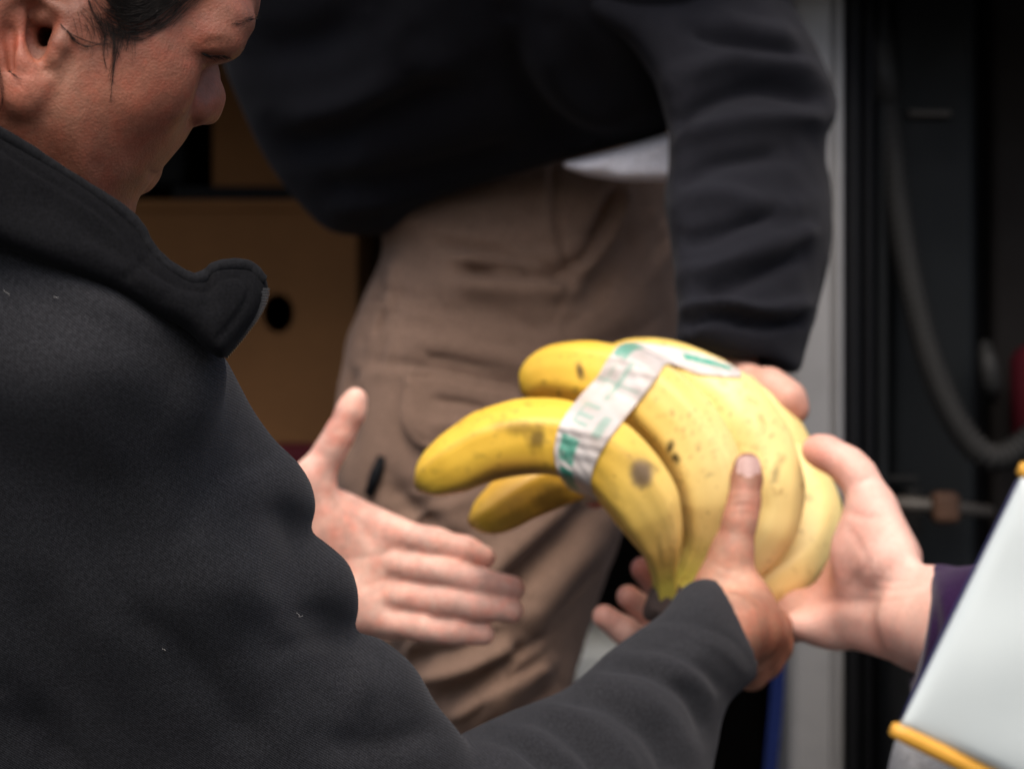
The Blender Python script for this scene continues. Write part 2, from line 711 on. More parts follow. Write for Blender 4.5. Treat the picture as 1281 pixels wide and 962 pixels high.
VF = 0.52          # height of the van floor
van = thing('delivery_van', 'delivery van seen through its open side door with silver door pillar and dark interior', 'van', (0.3, 2.6, 0))


def vbox(name, lo, hi, mat, bev=0.0, parent=van, smooth=False):
    b = MB()
    b.box(lo, hi, bev)
    return b.build(name, mat, parent, smooth=smooth)


vbox('floor', (-1.6, 2.0, VF - 0.06), (1.9, 3.6, VF), M['interior'])
vbox('roof', (-1.6, 2.12, 2.16), (1.9, 3.6, 2.22), M['silver'], 0.01)
vbox('back_wall', (-1.6, 3.55, VF), (1.9, 3.6, 2.16), M['interior'])
vbox('end_wall', (-1.6, 2.3, VF), (-1.55, 3.55, 2.16), M['interior'])
vbox('end_wall', (1.85, 2.3, VF), (1.9, 3.55, 2.16), M['interior'])
vbox('bulkhead', (0.345, 2.66, VF + 0.001), (0.375, 3.549, 2.159), M['interior'])
vbox('added_header', (-1.6, 2.24, 1.775), (1.9, 2.30, 2.159), M['silver'], 0.015)  # unseen header, added to keep sky light off the interior
vbox('sill', (-1.6, 2.0, 0.28), (1.9, 2.3, VF - 0.062), M['silver'], 0.012)
for wx in (-1.15, 1.35):
    w = MB()
    a = np.linspace(0, 2 * math.pi, 33)
    w.tube([(wx, 2.02, 0.3), (wx, 2.04, 0.3), (wx, 2.2, 0.3), (wx, 2.22, 0.3)], [0.27, 0.30, 0.30, 0.27], 32)
    wh = w.build('wheel', M['rubber'], van, smooth=False)
# silver pillar with its pressed groove, rounded edges
PY = 2.36
x0, x1 = P(984, 0, PY)[0], P(1057, 0, PY)[0]
pil = MB()
prof = [(x0, 2.46), (x0, 2.372), (x0 + 0.004, 2.363), (x0 + 0.010, 2.36), (x0 + 0.040, 2.36), (x0 + 0.0425, 2.366), (x0 + 0.0455, 2.366),
        (x0 + 0.048, 2.358), (x1 - 0.008, 2.358), (x1 - 0.002, 2.362), (x1, 2.37), (x1, 2.46)]
n = len(prof)
pil.add([(x, y, VF + 0.002) for x, y in prof] + [(x, y, 2.158) for x, y in prof],
        [(i, i + 1, n + i + 1, n + i) for i in range(n - 1)] + [(n - 1, 0, n, 2 * n - 1)])
pil.build('door_pillar', M['silver'], van)
# rubber seals right of the pillar
def vx(px, Y):
    return P(px, 0, Y)[0]


for pa, pb, Y, dep in ((1058.5, 1078, 2.37, 0.03), (1080, 1094, 2.385, 0.03)):
    s_ = MB()
    xa, xb = vx(pa, Y), vx(pb, Y)
    s_.box((xa, Y, VF + 0.002), (xb, Y + dep, 2.157), 0.006)
    s_.build('door_seal', M['rubber'], van, smooth=False)
vbox('inner_panel', (vx(1096, 2.42), 2.42, VF + 0.002), (vx(1113, 2.42), 2.5, 2.156), M['plastic'], 0.006)
vbox('inner_panel', (vx(1114, 2.50), 2.50, VF + 0.002), (vx(1222, 2.50), 2.545, 2.156), M['darkpanel'], 0.01)
vbox('inner_panel', (vx(1240, 2.58), 2.58, VF + 0.002), (vx(1420, 2.58), 2.62, 2.156), M['interior'], 0.01)
vbox('panel_ledge', (vx(1135, 2.49), 2.487, P(0, 147, 2.49)[2]), (vx(1190, 2.49), 2.4985, P(0, 138, 2.49)[2]), M['steel'], 0.003)
vbox('panel_gap', (vx(1214, 2.60), 2.63, VF + 0.002), (vx(1300, 2.60), 2.66, 2.156), M['rubber'])
# handle casting at the panel's edge above the hose loop
h_ = MB()
h_.tube([P(1232, 430, 2.47), P(1236, 455, 2.455), P(1240, 480, 2.455), P(1241, 500, 2.47)], [0.006, 0.010, 0.010, 0.006], 12)
h_.build('grab_handle', M['hose'], van, smooth=True)
# corrugated hose hanging in a loop
hp = catmull([P(1098, 40, 2.44), P(1104, 90, 2.435), P(1114, 180, 2.43), P(1126, 280, 2.42), P(1145, 380, 2.41), P(1168, 465, 2.40),
              P(1200, 535, 2.40), P(1238, 572, 2.40), P(1276, 560, 2.41), P(1310, 520, 2.42), P(1335, 450, 2.44)], 46)
arc = np.concatenate([[0], np.cumsum(np.linalg.norm(np.diff(hp, axis=0), axis=1))])
hr = 0.0125 + 0.0016 * np.sin(arc * 2 * math.pi / 0.0075)
hs = MB()
hs.tube(hp, hr, 14)
hose = hs.build('hose', M['hose'], van, smooth=True)
hc = MB()
hc.tube([P(1097, 30, 2.436), P(1099, 60, 2.434), P(1103, 95, 2.432), P(1107, 130, 2.43)], [0.009, 0.0145, 0.0150, 0.0140], 14)
hc.build('hose_connector', M['hose'], hose, smooth=True)
# latch mechanism and clutter low down behind the thumb
sb = MB()
sb.tube([P(1085, 628, 2.46), P(1140, 632, 2.45), P(1185, 634, 2.445), P(1240, 640, 2.455)], [0.008, 0.008, 0.007, 0.006], 10)
sb.build('latch_rod', M['steel'], van, smooth=True)
cl = MB()
cl.box(P(1168, 655, 2.43), P(1202, 616, 2.43) + np.array([0, 0.03, 0]), 0.006)
cl.build('rod_clamp', M['rust'], van)
br = MB()
br.box(P(1105, 602, 2.47), P(1150, 596, 2.47) + np.array([0, 0.02, 0]), 0.002)
br.box(P(1135, 612, 2.475), P(1150, 690, 2.475) + np.array([0, 0.02, 0]), 0.002)
br.build('latch_bracket', M['hose'], van)
vbox('lower_step', (vx(1096, 2.40), 2.40, VF + 0.003), (vx(1135, 2.40), 2.158, P(0, 700, 2.40)[2]), M['plastic'], 0.004)

red = MB()
red.tube([P(1302, 560, 2.52), P(1302, 548, 2.52), P(1302, 450, 2.52), P(1302, 438, 2.52), P(1302, 428, 2.52)], [0.024, 0.03, 0.03, 0.024, 0.010], 24)
o = red.build('fire_extinguisher', M['red'], None, smooth=True, origin=P(1302, 560, 2.52))
tag(o, 'dark red cylinder half seen in the van interior at the right edge', 'cylinder')

st = MB()
sp = catmull([P(985, 600, 2.33), P(978, 760, 2.33), P(973, 860, 2.33), P(966, 940, 2.325), P(955, 1060, 2.32), P(940, 1300, 2.31)], 8)
n0 = len(sp)
v = []
for p in sp:
    v += [p + (-0.0062, 0, 0), p + (0.0062, 0.001, 0), p + (0.0062, 0.003, 0), p + (-0.0062, 0.003, 0)]
st.add(v, [(4 * i + a, 4 * i + (a + 1) % 4, 4 * i + 4 + (a + 1) % 4, 4 * i + 4 + a) for i in range(n0 - 1) for a in range(4)])
o = st.build('strap', M['blue'], None, smooth=False, origin=sp[0])
tag(o, 'blue webbing strap hanging beside the silver door pillar below the hands', 'strap')

cr = MB()
ca, cb = P(690, 1200, 2.45), P(800, 806, 2.45)
cr.box((ca[0], 2.45, VF), (cb[0], 2.85, cb[2]), 0.03)
o = cr.build('storage_box', M['grey_box'], None, smooth=False, origin=(ca[0], 2.45, VF))
tag(o, 'blurred pale grey box low behind the brown trousers', 'box')

# ------------------------------------------------------------------ cardboard boxes
def carton(x0, x1, y0, y1, z0, z1, label, hole=None):
    t = thing('cardboard_box', label, 'box', ((x0 + x1) / 2, y0, z0), 'cardboard boxes stacked in the van')
    th = 0.006
    b = MB()
    b.box((x0, y0 + th, z0), (x0 + th, y1, z1 - 0.012))
    b.box((x1 - th, y0 + th, z0), (x1, y1, z1 - 0.012))
    b.box((x0 + th, y1 - th, z0), (x1 - th, y1, z1 - 0.012))
    b.box((x0 + th, y0 + th, z0), (x1 - th, y1 - th, z0 + th))
    b.build('box_wall', M['card'], t)
    # front with its round hand hole cut through
    f = MB()
    if hole:
        hx, hz, rx, rz = hole
        N = 32
        ang = [2 * math.pi * k / N + math.pi / 4 for k in range(N)]
        ring = [(hx + rx * math.cos(a), hz + rz * math.sin(a)) for a in ang]
        out = []
        for a in ang:
            c, s_ = math.cos(a), math.sin(a)
            ts = []
            if c > 1e-9: ts.append((x1 - hx) / c)
            if c < -1e-9: ts.append((x0 - hx) / c)
            if s_ > 1e-9: ts.append((z1 - 0.012 - hz) / s_)
            if s_ < -1e-9: ts.append((z0 - hz) / s_)
            tt = min(ts)
            out.append((hx + tt * c, hz + tt * s_))
        # put the four corners on the nearest outer points
        for cx_, cz_ in ((x0, z0), (x1, z0), (x0, z1 - 0.012), (x1, z1 - 0.012)):
            k = min(range(N), key=lambda i: (out[i][0] - cx_) ** 2 + (out[i][1] - cz_) ** 2)
            out[k] = (cx_, cz_)
        v = [(x, y0, z) for x, z in ring] + [(x, y0, z) for x, z in out] + [(x, y0 + th, z) for x, z in ring] + [(x, y0 + th, z) for x, z in out]
        fc = []
        for k in range(N):
            q = (k + 1) % N
            fc += [(k, q, N + q, N + k), (2 * N + q, 2 * N + k, 3 * N + k, 3 * N + q), (q, k, 2 * N + k, 2 * N + q), (N + k, N + q, 3 * N + q, 3 * N + k)]
        f.add(v, fc)
    else:
        f.box((x0, y0, z0), (x1, y0 + th, z1 - 0.012))
    f.build('front_panel', M['card'], t)
    l = MB()
    l.box((x0 - 0.006, y0 - 0.006, z1 - 0.012), (x1 + 0.006, y1 + 0.006, z1), 0.002)
    l.build('lid', M['card'], t)
    return t


BY = 2.72
bx0, bx1 = P(90, 0, BY)[0], P(446, 0, BY)[0]
ztop = P(0, 250, BY)[2]
hh = (ztop - VF) / 3
hc_ = P(348, 392, BY)
for k in range(3):
    carton(bx0 - 0.02 * (k == 1), bx1 - 0.015 * (k == 0), BY, BY + 0.4, VF + k * hh + 0.0, VF + (k + 1) * hh,
           ['cardboard box at the bottom of the stack hidden behind the charcoal jacket', 'cardboard box in the middle of the stack below the holed one',
            'brown cardboard box with a round black hand hole beside the brown trousers'][k],
           (hc_[0], hc_[2], 0.0165, 0.021) if k == 2 else (hc_[0], VF + k * hh + hh * 0.6, 0.0165, 0.021))
carton(P(262, 0, BY)[0], P(560, 0, BY)[0], BY + 0.03, BY + 0.4, ztop + 0.016, ztop + 0.30,
       'topmost cardboard box partly hidden behind the black sweatshirt beside the nose')
gap_slab = MB()
gap_slab.box((P(212, 0, BY)[0], BY + 0.02, ztop + 0.001), (P(420, 0, BY)[0], BY + 0.38, ztop + 0.0155), 0.002)
o = gap_slab.build('shadow_gap', M['rubber'], None, origin=(P(310, 0, BY)[0], BY + 0.02, ztop))  # black slab added for the shadow gap under the upper box
tag(o, 'flat black slab standing in for the shadow gap between the holed cardboard box and the one above', 'shadow_gap')
sl = MB()
sl.box((P(150, 0, BY)[0], BY + 0.06, ztop + 0.0165), (P(225, 0, BY)[0], BY + 0.3, ztop + 0.22), 0.01)
o = sl.build('dark_gap', M['rubber'], None, origin=(P(188, 0, BY)[0], BY + 0.06, ztop + 0.0165))  # black block added where there is only a dark gap
tag(o, 'black block put in for the dark gap behind the lips, left of the topmost cardboard box', 'dark_gap')
rb = MB()
rb.box((P(330, 0, 2.6)[0], 2.62, VF), (P(402, 0, 2.6)[0], 2.69, P(0, 556, 2.6)[2]), 0.01)
o = rb.build('carton', M['red'], None, origin=(P(366, 0, 2.6)[0], 2.62, VF))
tag(o, 'dark red carton behind the upright thumb of the open hand', 'carton')

# ------------------------------------------------------------------ bananas
BAN = thing('banana_bunch', 'bunch of ripe yellow bananas with a white and green tape round it', 'bananas', tuple(P(840, 600, 1.66)))
bananas = [
    # centre line (px, py, distance) from tip to stem, half thickness mm, roll
    ('b1', [(522, 609, 1.625), (560, 585, 1.62), (620, 556, 1.615), (690, 548, 1.61), (752, 569, 1.61), (797, 617, 1.615), (824, 672, 1.625), (831, 715, 1.64), (834, 748, 1.65)], 23.5, 0.2),
    ('b4', [(655, 492, 1.70), (690, 468, 1.69), (745, 470, 1.675), (805, 492, 1.66), (858, 540, 1.65), (889, 605, 1.65), (888, 665, 1.655), (868, 712, 1.66), (846, 748, 1.66)], 23.8, 0.7),
    ('b2', [(587, 655, 1.672), (620, 640, 1.672), (664, 612, 1.678), (722, 588, 1.69), (790, 586, 1.70), (835, 630, 1.70), (848, 690, 1.685), (846, 748, 1.668)], 20.5, 0.0),
    ('b5', [(745, 470, 1.73), (790, 458, 1.72), (850, 475, 1.70), (912, 513, 1.682), (951, 575, 1.676), (959, 640, 1.675), (928, 700, 1.674), (880, 742, 1.672), (852, 755, 1.668)], 23.8, 0.3),
    ('b6', [(835, 505, 1.755), (880, 490, 1.755), (930, 506, 1.75), (970, 548, 1.745), (983, 600, 1.74), (958, 670, 1.725), (905, 735, 1.70), (858, 760, 1.678)], 20.0, 0.1),
    ('b7', [(900, 545, 1.755), (945, 555, 1.745), (988, 590, 1.738), (1013, 648, 1.725), (996, 698, 1.708), (948, 728, 1.695), (895, 752, 1.684), (858, 764, 1.677)], 22.0, 0.5),
]
YEL = np.array([0.80, 0.505, 0.058])
PALE = np.array([0.90, 0.73, 0.33])
GRN = np.array([0.48, 0.46, 0.06])
BRN = np.array([0.30, 0.13, 0.025])
# peel marks: px, py, radius px x, radius px y, tilt, darkness, which bananas
marks = [(803, 592, 13, 17, -0.4, 0.80, 'b1'), (797, 576, 18, 10, 0.5, 0.22, 'b1'), (672, 547, 12, 16, 0.3, 0.75, 'b1'), (655, 537, 32, 10, 0.15, 0.5, 'b1'), (615, 590, 12, 4, -.2, .3, 'b1'), (630, 520, 4, 3, 0, .3, 'b1'), (660, 505, 4, 3, 0, .3, 'b1'), (770, 620, 14, 5, .6, .3, 'b1'),
         (838, 560, 5, 9, 0.4, 1.0, 'b4'), (845, 572, 5, 8, -0.6, 1.0, 'b4'), (726, 464, 5, 10, -0.35, 0.9, 'b4'), (699, 493, 3, 3, 0, 0.8, 'b4'), (720, 489, 4, 3, 0, 0.8, 'b4'),
         (680, 478, 3, 3, 0, 0.6, 'b4'), (841, 518, 3, 3, 0, 0.6, 'b4'), (820, 500, 3, 3, 0, 0.5, 'b4'), (874, 562, 3, 3, 0, 0.5, 'b4'), (862, 520, 3, 2, 0, 0.5, 'b4'),
         (970, 592, 5, 14, 0.25, 0.55, 'b5'), (978, 575, 4, 7, 0.5, 0.4, 'b5'), (965, 545, 3, 3, 0, .5, 'b5'), (952, 520, 6, 3, 0.5, .4, 'b5'), (938, 500, 5, 3, 0.5, .4, 'b5'),
         (905, 478, 6, 4, 0.4, 0.45, 'b5'), (900, 512, 4, 3, 0, 0.35, 'b5'), (945, 560, 6, 3, 0.3, 0.3, 'b5'), (953, 533, 6, 2, 0.6, 0.3, 'b5'),
         (1010, 622, 8, 4, 0.6, 0.4, 'b7'), (690, 622, 26, 15, -0.4, 0.6, 'b2'), (640, 650, 30, 8, -0.4, 0.35, 'b2'), (760, 604, 6, 22, -0.7, 0.3, 'b1'), (545, 590, 7, 4, 0, .25, 'b1'),
         (600, 570, 10, 3, .3, .25, 'b1'), (826, 690, 3, 16, -0.1, .35, 'b1')]
_r = np.random.default_rng(31)
for _k in range(120):      # fine freckles, densest on the upper right fruit
    _a, _b = _r.normal(915, 48), _r.normal(525, 50)
    marks.append((_a, _b, _r.uniform(1.2, 3.2), _r.uniform(1.0, 2.2), _r.uniform(-1, 1), _r.uniform(0.2, 0.5), 'b5' if _a > 880 + (_b - 470) * 0.25 else 'b4'))
for _k in range(60):
    _a = _r.uniform(540, 730)
    marks.append((_a, _r.uniform(500, 620), _r.uniform(1.0, 3.5), _r.uniform(0.8, 1.8), _r.uniform(-.4, .2), _r.uniform(0.15, 0.4), 'b1'))
for _k in range(40):
    marks.append((_r.uniform(660, 860), _r.uniform(435, 640), _r.uniform(1.0, 2.6), _r.uniform(1.0, 2.4), 0, _r.uniform(0.2, 0.6), 'b4'))
ban_tris = ([], [])
ban_objs = []
for name, cl_, rr_, roll in bananas:
    c3 = np.array([P(*c) for c in cl_])
    sp = catmull(c3, 40)
    arc = np.concatenate([[0], np.cumsum(np.linalg.norm(np.diff(sp, axis=0), axis=1))])
    n, m_ = 170, 60
    s_ = np.linspace(0, 1, n) ** 1.0 * arc[-1]
    c = np.stack([np.interp(s_, arc, sp[:, d]) for d in range(3)], 1)
    u = s_ / arc[-1]
    rad = np.interp(u, [0, 0.006, 0.014, 0.03, 0.06, 0.11, 0.2, 0.32, 0.48, 0.62, 0.72, 0.80, 0.87, 0.93, 1.0],
                    [0.16, 0.21, 0.30, 0.50, 0.66, 0.80, 0.93, 1.0, 1.0, 0.98, 0.90, 0.68, 0.44, 0.34, 0.33]) * rr_ / 1000
    for _ in range(4):
        rad[1:-1] = 0.25 * rad[:-2] + 0.5 * rad[1:-1] + 0.25 * rad[2:]
    T = np.gradient(c, axis=0)
    T /= np.linalg.norm(T, axis=1, keepdims=True)
    a = np.cross(T[0], (0, 1, 0))
    a /= np.linalg.norm(a)
    V = []
    th = np.arange(m_) * 2 * math.pi / m_
    # soft five-sided section, a little flatter where neighbours press
    rg = 0.45 if name in ('b5', 'b6', 'b7') else 0.9
    prof = 1 + rg * (0.050 * np.cos(5 * th + roll * 6) + 0.016 * np.cos(10 * th + roll * 12)) + 0.02 * np.cos(2 * th + 1)
    for i in range(n):
        a = a - T[i] * (a @ T[i])
        a /= np.linalg.norm(a)
        b = np.cross(T[i], a)
        pr = 1 + (prof - 1) * np.interp(u[i], [0, 0.05, 0.3, 0.75, 0.9, 1], [0.2, 0.7, 1.0, 1.25, 2.2, 2.4])
        V.append(c[i] + rad[i] * pr[:, None] * (np.cos(th)[:, None] * a + np.sin(th)[:, None] * b))
    V = np.concatenate(V)
    F = [(i * m_ + k, i * m_ + (k + 1) % m_, (i + 1) * m_ + (k + 1) % m_, (i + 1) * m_ + k) for i in range(n - 1) for k in range(m_)]
    F.append(tuple(range(m_))[::-1])
    F.append(tuple((n - 1) * m_ + k for k in range(m_)))
    quads = np.array(F[:-2])
    Vn = normals(V, quads)
    if np.mean(((V - np.repeat(c, m_, 0)) * Vn).sum(1)) < 0:
        F = [f[::-1] for f in F]
        Vn = -Vn
    uu = np.repeat(u, m_)
    tt = np.tile(th, n)
    V = V + Vn * (0.0005 * wob(V, 90, hash(name) % 97 if False else len(ban_objs)))[:, None]
    pxs, pys = proj(V)
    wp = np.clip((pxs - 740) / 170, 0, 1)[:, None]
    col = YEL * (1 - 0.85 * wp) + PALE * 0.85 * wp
    gr = np.clip((uu - 0.80) / 0.14, 0, 1)[:, None]
    col = col * (1 - gr * 0.75) + GRN * gr * 0.75
    gt = np.clip(1 - uu / 0.10, 0, 1)[:, None]
    col = col * (1 - gt * 0.35) + np.array([0.55, 0.42, 0.03]) * gt * 0.35
    tipb = np.clip(1 - uu / 0.022, 0, 1)[:, None]
    col = col * (1 - tipb * 0.9) + np.array([0.05, 0.03, 0.015]) * tipb * 0.9
    # browned ridge lines along the angular edges
    rl = np.exp(-((np.cos(5 * tt + roll * 6) - 1) / 0.06) ** 2) * (0.5 + 0.5 * wob(V, 60, 5))
    col = col * (1 - 0.25 * rg * np.clip(rl, 0, 1)[:, None]) + BRN * 0.25 * rg * np.clip(rl, 0, 1)[:, None]
    if name == 'b2':      # riper, orange brown
        rp = (0.42 + 0.15 * wob(V, 60, 13))[:, None]
        col = col * (1 - rp) + np.array([0.42, 0.20, 0.025]) * rp
    mark = np.zeros(len(V))
    fr = Vn[:, 1] < 0.1
    jag = 1 + 0.25 * wob(V, 300, 3) + 0.18 * wob(V, 700, 4)
    for mx, my, ra, rbb, tl, dk, who in marks:
        if who != name:
            continue
        dx, dy = pxs - mx, pys - my
        ca, sa = math.cos(tl), math.sin(tl)
        e = np.hypot((dx * ca + dy * sa) / ra, (-dx * sa + dy * ca) / rbb) * jag
        mark = np.maximum(mark, np.where(fr, dk * np.clip(1.6 - e * 1.2, 0, 1), 0))
    if name == 'b1':      # grey bruise is greyish, not black
        e = np.exp(-((((pxs - 803) / 15) ** 2 + ((pys - 592) / 18) ** 2) * (0.75 + 0.25 * jag) ** 2) ** 3)[:, None] * fr[:, None]
        col = col * (1 - e * .8) + np.array([0.17, 0.125, 0.125]) * e * .8
        mark = mark * (1 - 0.45 * e[:, 0])
    if name in ('b1', 'b2'):   # inner curve: browning plus underside shade painted in
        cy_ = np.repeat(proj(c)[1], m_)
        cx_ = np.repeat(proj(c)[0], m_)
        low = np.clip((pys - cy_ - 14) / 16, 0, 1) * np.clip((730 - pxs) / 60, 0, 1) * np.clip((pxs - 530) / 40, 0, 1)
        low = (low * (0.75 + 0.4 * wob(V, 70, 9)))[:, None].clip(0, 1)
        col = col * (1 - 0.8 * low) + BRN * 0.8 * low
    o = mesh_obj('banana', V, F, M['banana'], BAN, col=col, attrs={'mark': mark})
    ban_objs.append(o)
    base = sum(len(x) for x in ban_tris[0])
    ban_tris[0].append(V)
    ban_tris[1].append(quads + base)
BV = np.concatenate(ban_tris[0])
BF = np.concatenate(ban_tris[1])
ban_bvh = BVHTree.FromPolygons(BV.tolist(), BF.tolist())


def ban_hit(px, py):
    p = P(px, py, 1.0) - np.array([0, 0, CAM_Z])
    d = Vector(p).normalized()
    h = ban_bvh.ray_cast(Vector((0, 0, CAM_Z)), d)
    return None if h[0] is None else h[0].y


# dried crown where the stems join
cV, cF = sdf_mesh(chain([(P(828, 742, 1.648), .0075), (P(826, 757, 1.652), .009), (P(815, 766, 1.655), .006)])
                  + chain([(P(836, 745, 1.655), .010), (P(850, 760, 1.668), .013), (P(868, 764, 1.675), .012)], .006),
                  P(800, 790, 1.62) - .01, P(890, 725, 1.70) + .02, 0.0018)
mesh_obj('stem_crown', cV, cF, M['crown'], BAN)

# tape round the bunch
LE = [(712, 612), (696, 592), (690, 570), (691, 548), (698, 525), (718, 497), (742, 470), (757, 445), (775, 428), (812, 428), (850, 433), (890, 445), (926, 462)]
RE = [(752, 626), (745, 618), (743, 603), (749, 582), (764, 555), (788, 524), (810, 497), (827, 474), (838, 458), (856, 462), (874, 470), (902, 473), (928, 473)]
nL, nW = 150, 22
L2, R2 = catmull(LE, 30), catmull(RE, 30)
idx = np.linspace(0, len(L2) - 1, nL).astype(int)
L2, R2 = L2[idx], R2[idx]
wv = np.linspace(0, 1, nW)
ws = 0.07 + 0.86 * wv
gx = L2[:, None, 0] * (1 - ws) + R2[:, None, 0] * ws
gy = L2[:, None, 1] * (1 - ws) + R2[:, None, 1] * ws
D = np.full(gx.shape, np.nan)
for i in range(nL):
    for j in range(nW):
        h = ban_hit(gx[i, j], gy[i, j])
        if h is not None and h < 1.80:
            D[i, j] = h
bad = np.isnan(D)
for i in range(nL):      # fill misses from along the row, bending backwards beyond the silhouette
    ok = np.where(~bad[i])[0]
    if len(ok):
        for j in np.where(bad[i])[0]:
            k = ok[np.argmin(abs(ok - j))]
            D[i, j] = D[i, k] + 0.0012 * abs(j - k)
D = np.where(np.isnan(D), np.nanmedian(D), D)
D0 = D.copy()
for _ in range(60):      # taut film: bridges hollows, never sinks into the fruit
    e = np.pad(D, 1, mode='edge')
    D = np.minimum(D0, (e[:-2, 1:-1] + e[2:, 1:-1] + e[1:-1, :-2] + e[1:-1, 2:]) / 4)
D = D - 0.0013
uu = np.linspace(0, 1, nL)[:, None] + 0 * wv
D += 0.0005 * np.sin(uu * 60 + 9 * wv) * np.sin(uu * 37 + wv * 5) + 0.0003 * np.sin(uu * 97 - 7 * wv + 3 * np.sin(uu * 20))
T0 = np.stack([(gx - CX) * S * D, D, CAM_Z - (gy - CY) * S * D], -1)
# print on the tape: blocks of ink across it
ink = np.zeros(gx.shape)
def blk(u0, u1, v0, v1, a=1.0):
    ink[:] = np.maximum(ink, a * ((uu >= u0) & (uu <= u1) & (wv >= v0) & (wv <= v1)))
blk(0.04, 0.15, 0.10, 0.52)
blk(0.18, 0.30, 0.12, 0.50, 0.9)
for u0 in (0.345, 0.375, 0.405):
    blk(u0, u0 + 0.012, 0.15, 0.5, 0.5)
blk(0.345, 0.42, 0.15, 0.22, 0.45)
blk(0.33, 0.40, 0.62, 0.82, 0.45)
blk(0.44, 0.60, 0.42, 0.52, 0.55)
blk(0.46, 0.58, 0.16, 0.22, 0.35)
blk(0.50, 0.505, 0.0, 0.9, 0.6)
blk(0.60, 0.70, 0.02, 0.30, 0.8)
blk(0.82, 0.96, 0.22, 0.50, 1.0)
back = catmull([P(926, 474, 1.72), P(915, 495, 1.772), P(870, 560, 1.78), P(800, 600, 1.77), P(760, 612, 1.735), P(742, 614, 1.70), P(735, 614, 1.645)], 10)
rows = [T0[i] for i in range(nL)]
inkr = [ink[i] for i in range(nL)]
wdir = np.array([0.006, 0.010, 0.010])
for p in back:
    rows.append(p + (wv[:, None] - 0.5) * wdir * 1.6)
    inkr.append(np.zeros(nW))
V = np.concatenate(rows)
nr = len(rows)
F = np.array([(i * nW + j, i * nW + j + 1, (i + 1) * nW + j + 1, (i + 1) * nW + j) for i in range(nr - 1) for j in range(nW - 1)])
if np.mean(normals(V, F)[:nL * nW, 1]) > 0:
    F = F[:, ::-1]
tape = mesh_obj('tape', V, F, M['tape'], BAN, attrs={'ink': np.concatenate(inkr)})
sm = tape.modifiers.new('thickness', 'SOLIDIFY')
sm.thickness = 0.0005
sm.offset = 1.0


# ------------------------------------------------------------------ colour helpers for bodies
def paint(V, base, spots):
    """spots: (px, py, radius px, colour, strength) natural variation of skin colour, and shade painted into hollows"""
    col = np.tile(np.asarray(base, float), (len(V), 1))
    px, py = proj(V)
    for sx, sy, r, c, a in spots:
        w = (a * np.exp(-((px - sx) ** 2 + (py - sy) ** 2) / r ** 2))[:, None]
        col = col * (1 - w) + np.asarray(c) * w
    return col


def nail(prim_tip, prim_dir, up, ln, wd, parent, mat):
    """curved nail plate"""
    t = np.asarray(prim_tip, float)
    d = np.asarray(prim_dir, float)
    d /= np.linalg.norm(d)
    u = np.asarray(up, float)
    u = u - d * (u @ d)
    u /= np.linalg.norm(u)
    s = np.cross(d, u)
    nx_, ny_ = 13, 11
    V, F = [], []
    for lay in (0, 1):
        for i in range(nx_):
            a = i / (nx_ - 1)
            for j in range(ny_):
                b = j / (ny_ - 1) * 2 - 1
                w = wd * (1 - 0.35 * abs(2 * a - 1) ** 4)
                z = -0.42 * wd * b * b * 1.0 - 0.0005 * (1 - a) + (0 if lay == 0 else -0.0007)
                V.append(t - d * ln * (1 - a) + s * w * b + u * z)
    N = nx_ * ny_
    for i in range(nx_ - 1):
        for j in range(ny_ - 1):
            q = (i * ny_ + j, i * ny_ + j + 1, (i + 1) * ny_ + j + 1, (i + 1) * ny_ + j)
            F += [q, tuple(N + x for x in q[::-1])]
    rim = [i * ny_ for i in range(nx_)] + [(nx_ - 1) * ny_ + j for j in range(1, ny_)] + [i * ny_ + ny_ - 1 for i in range(nx_ - 2, -1, -1)] + [j for j in range(ny_ - 2, 0, -1)]
    for a, b in zip(rim, rim[1:] + rim[:1]):
        F.append((b, a, N + a, N + b))
    return mesh_obj('fingernail', np.array(V), F, mat, parent)


def plain_head(c, fwd):
    f = fwd / np.linalg.norm(fwd)
    l = np.cross((0, 0, 1), f)
    l /= np.linalg.norm(l)
    u = np.cross(f, l)
    m_ = np.stack([f, l, u], 1)
    w = lambda a, b, d: c + f * a + l * b + u * d
    out = [(ell(c, (.095, .076, .088), m_), 'u', .02), (ell(w(.035, 0, -.065), (.058, .055, .062), m_), 'u', .03), (ell(w(.082, 0, -.105), (.020, .024, .018), m_), 'u', .02)]
    out += chain([(w(.088, 0, -.005), .008), (w(.108, 0, -.045), .0115)], .012)
    out += chain([(w(.078, -.042, .014), .010), (w(.078, .042, .014), .010)], .012)
    for s_ in (-1, 1):
        out.append((ell(w(.090, s_ * .032, -.006), (.014, .016, .009), m_), 's', .008))
        out.append((ell(w(.080, s_ * .032, -.007), (.011, .012, .009), m_), 'u', .004))
        out.append((ell(w(-.012, s_ * .080, -.018), (.018, .009, .031), m_), 'u', .006))
    out += chain([(w(.092, -.02, -.080), .006), (w(.097, 0, -.078), .0075), (w(.092, .02, -.080), .006)], .006)
    out += chain([(w(.090, -.018, -.090), .006), (w(.095, 0, -.091), .008), (w(.090, .018, -.090), .006)], .006)
    return out


# ------------------------------------------------------------------ person in the charcoal jacket
SKA = (0.190, 0.070, 0.041)
PAL = (0.72, 0.44, 0.36)
A = thing('person', 'person in charcoal fleece jacket reaching both hands towards the bananas', 'person', tuple(P(0, 1000, 1.2) * np.array([1, 1, 0])))
